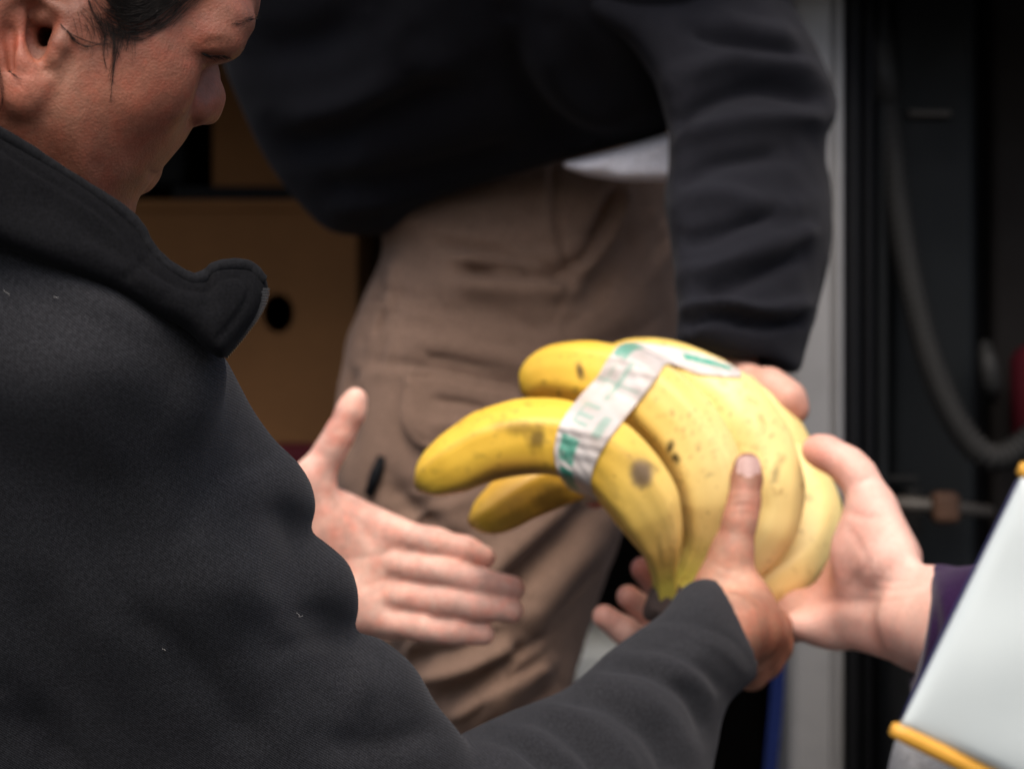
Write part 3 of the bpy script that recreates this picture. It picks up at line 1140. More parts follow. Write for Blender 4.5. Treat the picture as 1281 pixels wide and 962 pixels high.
# -- head
E = 1.07
head = []
head_out = [(300, -150), (322, -70), (326, -20), (325, 8), (318, 28), (300, 46), (281, 60), (264, 74), (253, 90), (249, 112), (247, 135), (243, 155),
            (229, 181), (208, 206), (188, 228), (176, 240), (166, 254), (160, 272), (110, 300), (40, 260), (-60, 180), (-160, 60), (-200, -80), (-150, -240), (0, -330), (180, -280)]
head.append((outline(head_out, [(0, 0, 1.150), (300, 0, 1.180), (150, 250, 1.165)], 0.076, 0.060, power=2.3), 'u', .004))
head += pchain([(10, 190, 1.150, 50), (-15, 300, 1.150, 52), (-60, 460, 1.185, 54)], .02)
# brow ridge, cheek bone, cheek
head.append((ell(P(285, 22, 1.135), (.012, .018, .008), rotm('Y', 20)), 'u', .012))
head.append((ell(P(190, 92, 1.116), (.018, .012, .016)), 'u', .025))
# orbit between brow and cheek, upper lid, nose, lips
head.append((ell(P(266, 71, 1.108), (.0080, .014, .0022), rotm('Y', 10)), 's', .006))
head.append((ell(P(268, 52, 1.128), (.0125, .014, .0085), rotm('Y', 14)), 'u', .012))
head += pchain([(253, 66, 1.185, 5.6), (256, 95, 1.180, 5.8), (262, 122, 1.172, 6.1), (260, 141, 1.170, 5.6)], .006)
head += pchain([(252, 84, 1.168, 6.0), (254, 125, 1.163, 6.5)], .008)
head.append((ell(P(248, 137, 1.160), (.0065, .008, .0070)), 'u', .004))
head.append((ell(P(245, 155, 1.150), (.0042, .007, .0026), rotm('Y', 15)), 's', .002))
head.append((ell(P(187, 219, 1.180), (.0062, .012, .0045), rotm('Y', -35)), 'u', .003))
head.append((ell(P(179, 230, 1.180), (.0055, .012, .0040), rotm('Y', -35)), 'u', .003))
head.append((ell(P(199, 226, 1.150), (.006, .02, .0012), rotm('Y', 40)), 's', .002))
# ear: base, rims and hollows
er = 1.082
head.append((ell(P(52, 25, er + .012), (.020, .012, .033), rotm('Y', -8)), 'u', .006))
head.append((ell(P(32, 112, er + .002), (.0085, .0065, .0110), rotm('Y', 18)), 'u', .006))
head.append((ell(P(42, 45, er - .004), (.0125, .014, .0160), rotm('Y', -10)), 's', .004))
head.append((ell(P(70, -20, er - .003), (.0125, .010, .0070), rotm('Y', 30)), 's', .004))
head.append((ell(P(57, 44, er + .012), (.0033, .022, .0052), rotm('Y', 15)), 's', .0022))
head += pchain([(16, 118, er + .001, 4.2), (7, 95, er + .001, 3.6), (5, 60, er + .001, 3.4), (8, 20, er + .0, 3.5), (22, -25, er - .003, 3.6), (52, -56, er - .004, 3.6), (92, -62, er, 3.4), (116, -40, er + .006, 3.2)], .003)
head += pchain([(100, -3, er + .012, 3.0), (78, 10, er + .006, 3.2), (56, 23, er + .006, 2.8), (42, 26, er + .010, 2.2)], .004)
head += pchain([(26, 20, er + .001, 2.8), (22, 62, er - .0005, 3.2), (29, 78, er - .001, 3.4), (42, 87, er - .0005, 3.0)], .004)
head += pchain([(75, 42, er + .003, 3.4), (74, 56, er + .0005, 3.8), (67, 73, er + .001, 3.2), (54, 83, er + .003, 2.4)], .004)
head.append((cap(P(13, 40, er - .003), .0022, P(15, 92, er - .001), .0016), 's', .003))
lowband = [(cap(P(20, 300, 1.15), .07, P(-30, 500, 1.16), .09), 'u', .01)]
# -- right hand (thumb up on the fruit, fingers underneath) and forearm
def on_ban(px, py, r, sink=0.10):
    h = min((x for x in (ban_hit(px + k, py) for k in (-14, -7, 0, 7, 14)) if x), default=1.67)
    return h - r / 1000 * (1 - sink)


tY = [on_ban(935, 582, 8.6), on_ban(931, 625, 9.6), 0, 1.622]
tY[0] = min(tY[0], 1.662)
tY[1] = min(tY[1], 1.655)
tY[2] = tY[1] - 0.002

rh = pchain([(935, 583, tY[0], 8.6), (934, 600, tY[0] - .001, 9.2), (931, 628, tY[1], 9.4), (926, 650, tY[1] - .002, 10.0), (916, 692, tY[2], 13.0), (900, 742, tY[3], 19.0)], .006)
rh.append((ell(P(926, 762, 1.615), (.017, .020, .024), rotm('Y', 28)), 'u', .012))
rh += pchain([(905, 790, 1.58, 25), (936, 785, 1.61, 20), (958, 790, 1.635, 13)], .012)
rh += pchain([(950, 772, 1.632, 12), (966, 784, 1.650, 12), (966, 778, 1.69, 9.5), (935, 765, 1.718, 8.5), (915, 755, 1.725, 7.5)], .005)
rh += pchain([(958, 796, 1.628, 12.5), (968, 808, 1.650, 11.5), (960, 800, 1.70, 9.5), (928, 785, 1.725, 8.5), (905, 772, 1.728, 7.5)], .005)
rh += pchain([(948, 812, 1.622, 13), (956, 826, 1.640, 11.5), (948, 822, 1.69, 9), (915, 802, 1.72, 8)], .005)
rh += pchain([(935, 825, 1.612, 12), (940, 842, 1.63, 10), (930, 838, 1.67, 8), (905, 820, 1.70, 7)], .005)
rh += pchain([(905, 794, 1.58, 23), (830, 850, 1.52, 20), (570, 1060, 1.36, 24), (260, 800, 1.25, 34), (60, 480, 1.20, 44), (-60, 500, 1.20, 60)], .01)
# -- left hand, open palm
LY = 1.72
lh = [(outline([(330, 590), (372, 585), (398, 602), (428, 612), (470, 632), (508, 652), (521, 690), (523, 745), (512, 790), (490, 801), (447, 791), (400, 770), (330, 720)],
              [(330, 650, 1.735), (510, 650, 1.722), (500, 790, 1.715)], .0135, .013), 'u', .004)]
lh += pchain([(445, 499, 1.712, 7.6), (439, 515, 1.711, 8.6), (424, 545, 1.712, 8.8), (412, 566, 1.713, 9.2), (393, 598, 1.716, 12.5), (370, 650, 1.722, 16)], .008)
lh += pchain([(495, 668, 1.715, 10.8), (545, 680, 1.710, 9.8), (580, 689, 1.711, 9.2), (606, 697, 1.714, 7.8)], .006)
lh += pchain([(497, 706, 1.712, 11.0), (552, 717, 1.703, 10.2), (600, 728, 1.701, 9.7), (642, 736, 1.703, 8.2)], .0025)
lh += pchain([(495, 744, 1.711, 10.8), (550, 752, 1.700, 10.1), (598, 759, 1.698, 9.7), (640, 764, 1.700, 8.2)], .0025)
lh += pchain([(485, 776, 1.712, 10.2), (530, 785, 1.702, 9.4), (570, 790, 1.700, 8.9), (605, 793, 1.701, 7.7)], .0025)
lh.append((ell(P(400, 655, 1.714), (.020, .012, .030), rotm('Y', -25)), 'u', .012))
lh.append((ell(P(430, 755, 1.716), (.030, .011, .017), rotm('Y', 12)), 'u', .012))
lh.append((ell(P(455, 690, 1.700), (.016, .004, .018)), 's', .012))
lh += pchain([(345, 655, 1.735, 27), (240, 690, 1.70, 31), (120, 720, 1.60, 40), (60, 420, 1.42, 50), (-20, 420, 1.22, 60)], .012)

V, F = sdf_mesh(head + rh + lh, (-0.50, 0.98, 1.05), (0.19, 1.80, 1.80), 0.0018, smooth=2)
V = sculpt(V, F, [
    # face: fold from nose to mouth, jaw line, lid crease, neck
    ([(240, 160), (222, 186), (204, 208)], 7, -0.6), ([(120, 225), (90, 205), (60, 160)], 24, -1.2), ([(250, 55), (268, 53), (285, 52)], 4, -0.7),
    ([(256, 69), (268, 70), (276, 69)], 2.5, -0.9), ([(150, 262), (165, 240)], 8, -0.8), ([(120, 205), (150, 225), (168, 240)], 20, 1.5),
    ([(85, 60), (82, 90), (60, 140)], 10, -0.9),
    # palm lines of the open hand
    ([(425, 640), (450, 655), (470, 690), (470, 740)], 4, -0.48), ([(430, 700), (470, 695), (505, 680)], 3.5, -0.42), ([(440, 740), (480, 725), (505, 715)], 3.5, -0.42),
    ([(402, 615), (425, 640), (435, 690), (428, 740)], 5, -0.60),
    ([(506, 655), (503, 690)], 3, -0.48), ([(512, 690), (508, 728)], 3, -0.48), ([(510, 730), (508, 762)], 3, -0.48), ([(497, 768), (500, 797)], 3, -0.48),
    ([(552, 668), (550, 695)], 3, -0.36), ([(560, 702), (556, 733)], 3, -0.36), ([(556, 738), (555, 768)], 3, -0.36), ([(540, 772), (538, 800)], 3, -0.36),
    ([(582, 678), (579, 703)], 3, -0.30), ([(603, 714), (600, 745)], 3, -0.30), ([(601, 746), (598, 774)], 3, -0.30), ([(573, 778), (571, 802)], 3, -0.30),
    ([(436, 535), (414, 540)], 3, -0.36), ([(413, 572), (392, 566)], 4, -0.42), ([(392, 588), (420, 604)], 5, -0.36),
    # thumb knuckle wrinkles
    ([(913, 624), (930, 621), (948, 624)], 2.5, -0.45), ([(913, 634), (930, 631), (948, 634)], 2.5, -0.45), ([(914, 614), (931, 612), (947, 615)], 2.5, -0.35), ([(915, 644), (930, 642), (945, 645)], 2.5, -0.35),
    ([(890, 700), (905, 712), (925, 715)], 3, -0.35), ([(885, 712), (900, 722), (918, 726)], 3, -0.3),
])
V = V + normals(V, F) * (0.00025 * wob(V, 160, 2))[:, None]
px, py = proj(V)
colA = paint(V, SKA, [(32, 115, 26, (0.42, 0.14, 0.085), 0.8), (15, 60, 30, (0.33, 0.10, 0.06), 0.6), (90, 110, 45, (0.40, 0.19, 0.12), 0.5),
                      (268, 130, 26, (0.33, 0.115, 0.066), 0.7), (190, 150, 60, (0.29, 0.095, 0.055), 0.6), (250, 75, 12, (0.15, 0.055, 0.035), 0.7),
                      (190, 225, 9, (0.32, 0.11, 0.08), 0.7), (57, 42, 10, (0.10, 0.03, 0.02), 0.8), (300, 25, 14, (0.14, 0.06, 0.04), 0.35)])  # ear canal and eye corner spots are painted shade
palm = V[:, 1] > 1.685
pl = paint(V, PAL, [(600, 700, 30, (0.70, 0.40, 0.33), 0.6), (645, 735, 22, (0.70, 0.40, 0.33), 0.6), (645, 762, 22, (0.70, 0.40, 0.33), 0.6), (610, 793, 20, (0.70, 0.40, 0.33), 0.5),
                    (400, 650, 40, (0.60, 0.30, 0.22), 0.5), (425, 540, 22, (0.55, 0.24, 0.17), 0.6), (440, 500, 14, (0.62, 0.36, 0.27), 0.6), (455, 720, 45, (0.66, 0.40, 0.31), 0.6)])
lefth = (px < 700) & (V[:, 1] > 1.55)
colA[lefth] = pl[lefth]
righth = (px > 700) & (V[:, 1] > 1.45)
rc = paint(V, (0.34, 0.165, 0.108), [(905, 715, 44, (0.52, 0.30, 0.21), 0.9), (930, 655, 36, (0.52, 0.28, 0.20), 0.8), (932, 622, 14, (0.42, 0.20, 0.14), 0.6), (975, 800, 30, (0.30, 0.115, 0.06), 0.7), (936, 580, 14, (0.46, 0.24, 0.18), 0.6)])
colA[righth] = rc[righth]
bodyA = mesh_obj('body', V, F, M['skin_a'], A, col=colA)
nd = P(936, 562, tY[0]) - P(934, 600, tY[0])
nail(P(936, 569, tY[0]) + np.array([0, -0.0082, 0]), nd + np.array([0, 0.006, 0]), (0.03, -1, 0.20), 0.0140, 0.0074, A, M['nail'])

# -- jacket: body with upper sleeve, forearm sleeve
jb = [(-330, 420), (-270, 290), (-170, 225), (-70, 215), (0, 240), (60, 262), (140, 300), (190, 345), (224, 380), (256, 415), (282, 447), (300, 480), (318, 515), (343, 550), (372, 578), (389, 606),
      (394, 636), (388, 664), (408, 680), (436, 704), (450, 738), (451, 768), (446, 788), (478, 798), (518, 832), (545, 878), (572, 914), (598, 955), (630, 1010), (650, 1080), (600, 1180), (300, 1320), (-260, 1400), (-330, 900)]
fa = [(560, 935), (600, 908), (640, 888), (700, 866), (735, 840), (762, 815), (800, 788), (830, 765), (848, 742), (870, 726), (895, 724), (920, 737), (940, 757), (955, 785), (960, 812), (956, 835),
      (938, 856), (915, 878), (903, 905), (896, 945), (885, 1000), (840, 1070), (740, 1120), (600, 1120), (540, 1020)]
jk = [(outline(jb, [(150, 380, 1.165), (600, 962, 1.335), (-100, 900, 1.235)], .090, .135, blur=2, power=2.1), 'u', .004)]
jk += pchain([(80, 520, 1.165, 66), (165, 690, 1.195, 62), (270, 900, 1.25, 60), (400, 1090, 1.31, 58)], .02)
jk[1:] = [(f, 'u', .012) for f, _, _ in jk[1:]]
jk += [(f, 'u', .03) for f, _, _ in pchain([(-60, 355, 1.114, 40), (90, 425, 1.112, 36), (190, 468, 1.128, 29)], .03)]
jk.append((outline(fa, [(600, 1000, 1.345), (940, 790, 1.575), (665, 725, 1.46), (875, 1065, 1.46)], .050, .050, blur=3), 'u', .006))
# hollow cuff
jk.append((cap(P(925, 785, 1.575), .0315, P(1000, 765, 1.68), .045), 's', .003))
lo = P(-260, 1120, 1.2)
V, F = sdf_mesh(jk, (-0.40, 1.0, 1.10), (0.18, 1.66, 1.56), 0.0026, smooth=2)
V = sculpt(V, F, [
    # upper sleeve folds
    ([(388, 655), (350, 645), (300, 660)], 22, -2.2), ([(375, 610), (330, 600), (270, 610)], 30, 1.6), ([(446, 785), (400, 775), (340, 785)], 22, -2.4), ([(436, 720), (390, 712), (330, 725)], 30, 1.8),
    ([(300, 480), (260, 520), (240, 570)], 30, 2.0), ([(-20, 560), (70, 640), (150, 740), (200, 870)], 46, -3), ([(-40, 440), (110, 540), (230, 650), (330, 800)], 50, 4),
    ([(0, 700), (70, 800), (110, 940)], 44, -3), ([(520, 845), (470, 860), (400, 870)], 30, 2.5), ([(560, 905), (480, 930), (400, 930)], 18, -3),
    ([(450, 800), (480, 830), (470, 900)], 14, -2.0), ([(0, 880), (60, 930), (90, 1000)], 30, -8), ([(240, 700), (330, 760), (420, 840)], 30, 2.5),
    ([(0, 330), (60, 352), (140, 385), (215, 430)], 16, 2.0), ([(20, 420), (110, 460), (220, 480)], 40, 2.5), ([(300, 560), (240, 640), (220, 700)], 20, -2),
    ([(350, 560), (320, 580), (290, 590)], 10, -1.6), ([(330, 820), (390, 800), (430, 800)], 12, -2), ([(150, 760), (230, 820), (330, 950)], 26, -3.5),
    # forearm folds
    ([(640, 890), (690, 905), (740, 945), (760, 990)], 13, -4.2), ([(700, 868), (760, 880), (815, 920), (845, 980)], 13, -4.5), ([(750, 830), (810, 840), (860, 870), (885, 920)], 9, -4.0),
    ([(590, 915), (650, 930), (700, 975)], 12, -4.0), ([(665, 880), (720, 895), (775, 935), (800, 985)], 14, 3.0), ([(730, 850), (790, 865), (840, 900), (870, 960)], 15, 3.2),
    ([(770, 815), (830, 812), (880, 840), (905, 870)], 10, -2.0), ([(765, 822), (820, 822), (870, 850), (900, 885)], 10, 2.2), ([(610, 915), (660, 920), (720, 965)], 12, 2.5),
    ([(800, 790), (850, 790), (900, 812), (940, 850)], 6, 0.9), ([(815, 778), (865, 778), (915, 800), (950, 838)], 5, -0.9),
], ymax=1.62)
V = V + normals(V, F) * (0.0009 * wob(V, 45, 11) + 0.0005 * wob(V, 110, 12))[:, None]
jacket = mesh_obj('jacket', V, F, M['jacket'], A)
# rest of the jacket and the far sleeve, out of sight from here
far = pchain([(-50, 480, 1.33, 72), (30, 540, 1.46, 60), (110, 720, 1.60, 58), (235, 690, 1.70, 44), (310, 665, 1.728, 38)], .01)
far.append((cap(P(-70, 560, 1.34), .12, P(-80, 1450, 1.36), .14), 'u', .05))
V, F = sdf_mesh(far, (-0.55, 1.0, 0.75), (0.0, 1.80, 1.56), 0.006, smooth=2)
V = V + normals(V, F) * (0.002 * wob(V, 40, 3))[:, None]
mesh_obj('jacket_back', V, F, M['jacket'], A)
lg = chain([(np.array([-0.30, 1.30, 0.98]), .13), (np.array([-0.30, 1.24, 0.80]), .12), (np.array([-0.34, 1.17, 0.45]), .075), (np.array([-0.35, 1.18, 0.08]), .055)], .02)
lg += chain([(np.array([-0.29, 1.30, 0.85]), .12), (np.array([-0.24, 1.40, 0.45]), .075), (np.array([-0.25, 1.42, 0.08]), .055)], .02)
V, F = sdf_mesh(lg, (-0.5, 1.0, 0.0), (-0.05, 1.6, 1.1), 0.012, smooth=1)
mesh_obj('trousers', V, F, M['denim'], A)
for p0, p1 in (((-0.35, 1.19, 0.045), (-0.24, 1.13, 0.04)), ((-0.25, 1.43, 0.045), (-0.13, 1.40, 0.04))):
    V, F = sdf_mesh(chain([(np.array(p0), .045), (np.array(p1), .04)], .01), (-0.5, 1.0, -0.02), (0.0, 1.6, 0.12), 0.008, smooth=1)
    V[:, 2] = np.maximum(V[:, 2], 0.004)
    mesh_obj('shoe', V, F, M['rubber'], A)

# -- stand-up collar: outer face, rolled top edge, front flap with zip
co_ = [(-60, 128), (-20, 150), (20, 174), (62, 200), (108, 228), (150, 256), (176, 280), (192, 306), (214, 328), (238, 343), (252, 340), (264, 329), (290, 325), (314, 330), (330, 343), (335, 364),
       (326, 388), (308, 414), (288, 438), (278, 449), (258, 436), (232, 412), (196, 394), (140, 362), (60, 332), (0, 308), (-60, 285), (-200, 180), (-160, 90)]
ck = [(outline(co_, [(0, 200, 1.076), (330, 360, 1.122), (150, 350, 1.086)], .016, .011, blur=0, step=1.5), 'u', .003)]
V, F = sdf_mesh(ck, P(-170, 460, 1.15) - np.array([0.02, 0.15, 0]), P(345, 80, 1.12) + np.array([0.02, 0.06, 0.02]), 0.0017, smooth=2)
edge = [(-60, 136), (20, 180), (62, 206), (108, 235), (148, 262), (172, 284), (188, 310), (211, 334), (240, 350), (258, 344), (270, 335), (294, 332), (314, 336), (328, 350), (330, 364), (318, 386), (302, 409), (283, 432)]
inner = [(-60, 150), (10, 192), (52, 217), (98, 246), (136, 272), (160, 296), (176, 320), (202, 345), (243, 364), (268, 357), (280, 348), (296, 346), (308, 352), (312, 366), (304, 384), (290, 404), (272, 424)]
V = sculpt(V, F, [(edge, 7, 0.8, 1), (inner, 3.0, -1.3, 1), ([(30, 230), (120, 290), (190, 360), (240, 395)], 22, -2.5), ([(90, 300), (150, 330), (220, 375)], 12, 1.6),
                  ([(255, 338), (262, 356), (262, 380)], 6, -2.0), ([(190, 318), (170, 340), (150, 350)], 7, -1.0), ([(280, 375), (270, 395), (255, 405)], 12, 1.2)], ymax=1.14)
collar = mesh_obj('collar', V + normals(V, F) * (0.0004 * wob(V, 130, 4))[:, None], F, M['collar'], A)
cbv = BVHTree.FromPolygons(V.tolist(), F.tolist())


def chit(px_, py_, bv, dflt):
    p = P(px_, py_, 1.0) - np.array([0, 0, CAM_Z])
    h = bv.ray_cast(Vector((0, 0, CAM_Z)), Vector(p).normalized())
    return dflt if h[0] is None else h[0].y


# raised stitch piping just inside the edge
pt = catmull(inner, 8)
yy = np.array([chit(a, b, cbv, 1.1) for a, b in pt])
for _ in range(6):
    yy[1:-1] = (yy[:-2] + yy[1:-1] + yy[2:]) / 3
zpx = [(334, 362), (331, 378), (322, 396), (309, 414), (294, 433), (281, 448)]
zp = catmull(zpx, 12)
arcz = np.concatenate([[0], np.cumsum(np.hypot(*np.diff(zp, axis=0).T))])
tz = np.arange(0, arcz[-1], 3.6)
ep = catmull(edge[:-4], 14)
ey = np.array([chit(a, b, cbv, 1.1) for a, b in ep])
for _ in range(8):
    ey[1:-1] = (ey[:-2] + ey[1:-1] + ey[2:]) / 3
eb = MB()
eb.tube([P(a, b, y + 0.0006) for (a, b), y in zip(ep, ey)], 0.0029 + 0.0003 * np.sin(np.arange(len(ep)) * 0.13) + 0.00008 * np.sin(np.arange(len(ep)) * 0.7), 12)
eb.build('collar_edge', M['seam'], collar, smooth=True)
zb = MB()
for i, t in enumerate(tz):
    a, b = np.interp(t, arcz, zp[:, 0]), np.interp(t, arcz, zp[:, 1])
    p = P(a, b, 1.110 - 0.0 * i)
    dx = 0.0016 if i % 2 else 0.0
    zb.box(p + np.array([-0.0016 - dx * 0.3, -0.0012, -0.00045]), p + np.array([0.0012, 0.0012, 0.00045]))
zt = catmull([P(a - 3, b - 1, 1.111) for a, b in zpx], 6)
zb.tube(zt, 0.0011, 8)
zb.build('zip', M['zip'], A)
lint = MB()
jbv = BVHTree.FromPolygons([v.co + Vector(A.location) for v in jacket.data.vertices], [p.vertices[:] for p in jacket.data.polygons])
for lx, ly, ln, ang in ((70, 372, 3, .5), (372, 767, 5, 1.2), (376, 771, 3, -.6), (205, 812, 2, 1), (8, 366, 5, .9)):
    d0 = chit(lx, ly, jbv, 1.12) - 0.0012
    q = [P(lx + ln * math.cos(ang) * k + 1.5 * math.sin(3 * k), ly + ln * math.sin(ang) * k, d0) for k in (-1, -.5, 0, .5, 1)]
    lint.tube(q, 0.00010, 5)
o = lint.build('lint', M['lint'], A)
o['kind'] = 'stuff'

# -- hair: scalp cap, sideburn and loose strands
hk = [(outline([(100, -60), (110, -30), (122, -12), (138, -6), (150, -22), (160, -50), (180, -90), (240, -150), (280, -180), (180, -300), (0, -350), (-170, -260), (-220, -80), (-170, 60), (-60, 60), (-20, -10), (10, -80), (60, -110)],
              [(0, 0, 1.150), (300, 0, 1.180), (150, 250, 1.165)], .083, .060), 'u', .004)]
hk.append((cap(P(-60, 40, 1.09), .022, P(-30, 125, 1.12), .008), 'u', .01))
V, F = sdf_mesh(hk, (-0.36, 1.02, 1.45), (-0.08, 1.26, 1.72), 0.0022, smooth=2)
px, py = proj(V)
V = V + normals(V, F) * (0.0006 * np.sin(px * 0.35 + py * 0.08 + 3 * wob(V, 60, 3)))[:, None]
mesh_obj('hair', V, F, M['hair'], A)
hbv = BVHTree.FromPolygons([v.co + Vector(A.location) for v in bodyA.data.vertices], [p.vertices[:] for p in bodyA.data.polygons])
hs = MB()


def strand(pts, r, lift=0.0008):
    c = catmull(pts, 5)
    q = []
    for i, (a, b) in enumerate(c):
        q.append(P(a, b, min(chit(a, b, hbv, 1.10), 1.2) - lift))
    q = np.array(q)
    for _ in range(3):
        q[1:-1] = (q[:-2] + q[1:-1] + q[2:]) / 3
    hs.tube(q, np.linspace(r, r * 0.45, len(q)), 3, caps=False)


for i in range(620):     # swept back from the temple along the hairline
    k = rng.uniform(0, 1) ** 0.55
    off_ = -52 * k + rng.normal(0, 6.0)
    base_ = [(252, -22), (228, 2), (206, 24), (178, 37), (150, 38), (126, 24), (110, 2), (102, -24)]
    i0 = rng.integers(0, 4)
    i1 = i0 + rng.integers(3, 5)
    cx0, cy0 = 170, -45
    pts = []
    for a, b in base_[i0:i1]:
        f_ = 1 + off_ / 110
        pts.append((cx0 + (a - cx0) * f_ + rng.normal(0, 3.0), cy0 + (b - cy0) * f_ + rng.normal(0, 3.0)))
    strand(pts, 0.00013, 0.0010 * rng.uniform(0.5, 2.4))
for i in range(60):     # thin fringe growing down in front of the ear
    a = rng.normal(140, 20)
    strand([(a - 6, 24 + rng.normal(0, 6)), (a, 40 + rng.normal(0, 6)), (a + rng.normal(1, 5), 50 + abs(rng.normal(0, 14)))], 0.00009)
for pts in ([(150, 30), (148, 55), (144, 80), (140, 104)], [(144, 35), (145, 65), (141, 90), (138, 128)], [(132, 40), (130, 62), (132, 85)], [(155, 40), (152, 60), (146, 76)], [(142, 40), (141, 70), (137, 100)],
            [(165, 38), (160, 55), (156, 64)], [(85, 38), (100, 55), (118, 60), (135, 50)], [(88, 45), (95, 55), (110, 62)], [(76, 30), (90, 45), (125, 58), (150, 52)], [(-4, 70), (2, 105), (3, 130), (-4, 150)], [(10, 90), (20, 96), (27, 99)],
            [(110, 0), (118, 20), (128, 36), (132, 50)]):
    for k in range(3):
        strand([(a + rng.normal(0, 1.2), b + rng.normal(0, 1.2)) for a, b in pts], 0.00015, 0.0011)
for i in range(110):    # loose flyaway hairs outside the hairline
    f_ = 1 + abs(rng.normal(0, 0.09))
    i0 = rng.integers(0, 5)
    strand([(170 + (a - 170) * f_ + rng.normal(0, 4), -45 + (b + 45) * f_ + rng.normal(0, 4)) for a, b in [(252, -22), (228, 2), (206, 24), (178, 37), (150, 38), (126, 24), (110, 2), (102, -24)][i0:i0 + 3]], 0.00008, 0.0008)
for k in range(26):     # lowered upper lashes
    a = 252 + 0.9 * k
    d_ = 1.112 + 0.0006 * k
    hs.tube([P(a, 67 + 0.06 * k, d_), P(a + 5, 70 + rng.normal(0, .5), d_ + .002), P(a + 12, 74 + rng.normal(0, 1.2), d_ + .006)], [0.00035, 0.00025, 0.0001], 3, caps=False)
for k in range(16):     # lashes and eyebrow
    a = 258 + 1.5 * k
    strand([(a, 70), (a + 6, 72 + rng.normal(0, 1)), (a + 12, 75 + rng.normal(0, 1.5))], 0.00016, 0.002)
for k in range(22):
    a = rng.uniform(286, 318)
    b = np.interp(a, [288, 320], [30, 22]) + rng.normal(0, 3)
    strand([(a, b), (a + 5, b - 2), (a + 9, b - 1)], 0.00009, 0.0006)
o = hs.build('hair_strands', M['hair'], A, smooth=True)
o['kind'] = 'stuff'

# ------------------------------------------------------------------ person in the black sweatshirt, standing in the van
B = thing('person', 'person in black sweatshirt and brown cargo trousers standing in the van', 'person', (0.0, 2.1, VF))
SKB = (0.60, 0.345, 0.265)
bh = pchain([(992, 513, 1.748, 10.5), (984, 501, 1.748, 12.5), (962, 486, 1.755, 12.8), (932, 482, 1.772, 13.5), (912, 470, 1.805, 18), (925, 430, 1.835, 22), (938, 330, 1.875, 24), (950, 140, 1.975, 30), (890, -60, 1.98, 34), (780, -160, 1.94, 45)], .008)
bh += pchain([(905, 470, 1.79, 17), (890, 500, 1.81, 11), (850, 555, 1.805, 9.5), (800, 590, 1.795, 9), (745, 622, 1.765, 8)], .005)
bh += pchain([(915, 478, 1.80, 15), (905, 530, 1.815, 10.5), (880, 600, 1.80, 9.5), (840, 640, 1.775, 8.5)], .005)
bh += pchain([(925, 485, 1.80, 14), (930, 545, 1.815, 10), (915, 620, 1.79, 9), (885, 660, 1.765, 8)], .005)
bh += pchain([(940, 485, 1.795, 12), (955, 545, 1.805, 9), (950, 600, 1.79, 8)], .005)
bh += chain([(P(600, -250, 1.90), .055), (P(600, -360, 1.82), .055)], .02)
bh += plain_head(P(600, -410, 1.76), np.array([0.1, -1.0, -0.55]))
bh += chain([(P(780, -160, 1.93), .06), (P(400, -160, 1.95), .055), (P(420, -20, 2.12), .042), (P(480, 140, 2.25), .036), (P(520, 180, 2.36), .03)], .01)
V, F = sdf_mesh(bh, (-0.30, 1.6, 1.22), (0.32, 2.45, 2.05), 0.0026, smooth=2)
V = sculpt(V, F, [([(968, 474), (958, 492), (952, 505)], 3, -0.5), ([(976, 478), (966, 496)], 3, -0.5)])
px, py = proj(V)
cb_ = paint(V, SKB, [(995, 515, 22, (0.58, 0.24, 0.17), 0.7), (970, 485, 20, (0.60, 0.33, 0.25), 0.5), (740, 622, 20, (0.55, 0.10, 0.06), 0.9)])
mesh_obj('body', V, F, M['skin_b'], B, col=cb_)
nail(P(999, 518, 1.748) + np.array([0.001, -0.0098, 0.0]), P(997, 522, 1.745) - P(978, 495, 1.748), (0.25, -1, 0.25), 0.012, 0.0062, B, M['nail'])

# sweatshirt: body and the visible sleeve
sw = [(262, -120), (270, 0), (280, 70), (298, 125), (322, 178), (350, 226), (382, 264), (412, 288), (450, 294), (486, 290), (520, 262), (570, 240), (630, 222), (700, 201), (770, 184), (836, 164), (870, 120), (900, 0), (900, -150), (600, -260)]
sk = [(outline(sw, [(600, -100, 1.92), (600, 280, 2.06), (300, 100, 2.02)], .12, .15, blur=4), 'u', .01)]
sk += pchain([(900, -60, 1.98, 60), (780, -160, 1.94, 74), (600, -190, 1.93, 78), (420, -160, 1.95, 72)], .03)
V, F = sdf_mesh(sk, (-0.35, 1.70, 1.44), (0.27, 2.30, 2.02), 0.0045, smooth=2)
V = sculpt(V, F, [([(640, 30), (648, 100), (690, 160), (740, 180)], 22, -13.50), ([(690, 20), (690, 90), (740, 140), (800, 150)], 26, 12.00), ([(330, 190), (420, 175), (520, 130), (600, 100)], 24, -10.50),
                  ([(340, 150), (430, 135), (520, 90)], 24, 9.00), ([(380, 240), (470, 235), (560, 215), (660, 190)], 20, -9.00), ([(420, 262), (520, 246), (640, 210), (760, 176)], 9, 6.00), ([(520, 40), (560, 90), (570, 150)], 26, 7.50),
                  ([(300, 60), (380, 60), (460, 20)], 26, -9.00)])
V = V + normals(V, F) * (0.002 * wob(V, 22, 6))[:, None]
sweat = mesh_obj('sweatshirt', V, F, M['sweat'], B)
sl_ = [(700, -180), (900, -160), (960, -60), (988, 0), (1004, 26), (1026, 66), (1046, 112), (1048, 142), (1033, 166), (1032, 205), (1041, 262), (1038, 330), (1024, 392), (1008, 436), (1000, 466), (975, 466), (930, 456), (885, 442), (850, 430),
       (847, 375), (842, 318), (834, 260), (836, 190), (826, 120), (790, 60), (720, 0)]
ak = [(outline(sl_, [(850, -50, 1.95), (1040, 120, 1.98), (930, 440, 1.80)], .062, .060, blur=2, power=2.6), 'u', .006)]
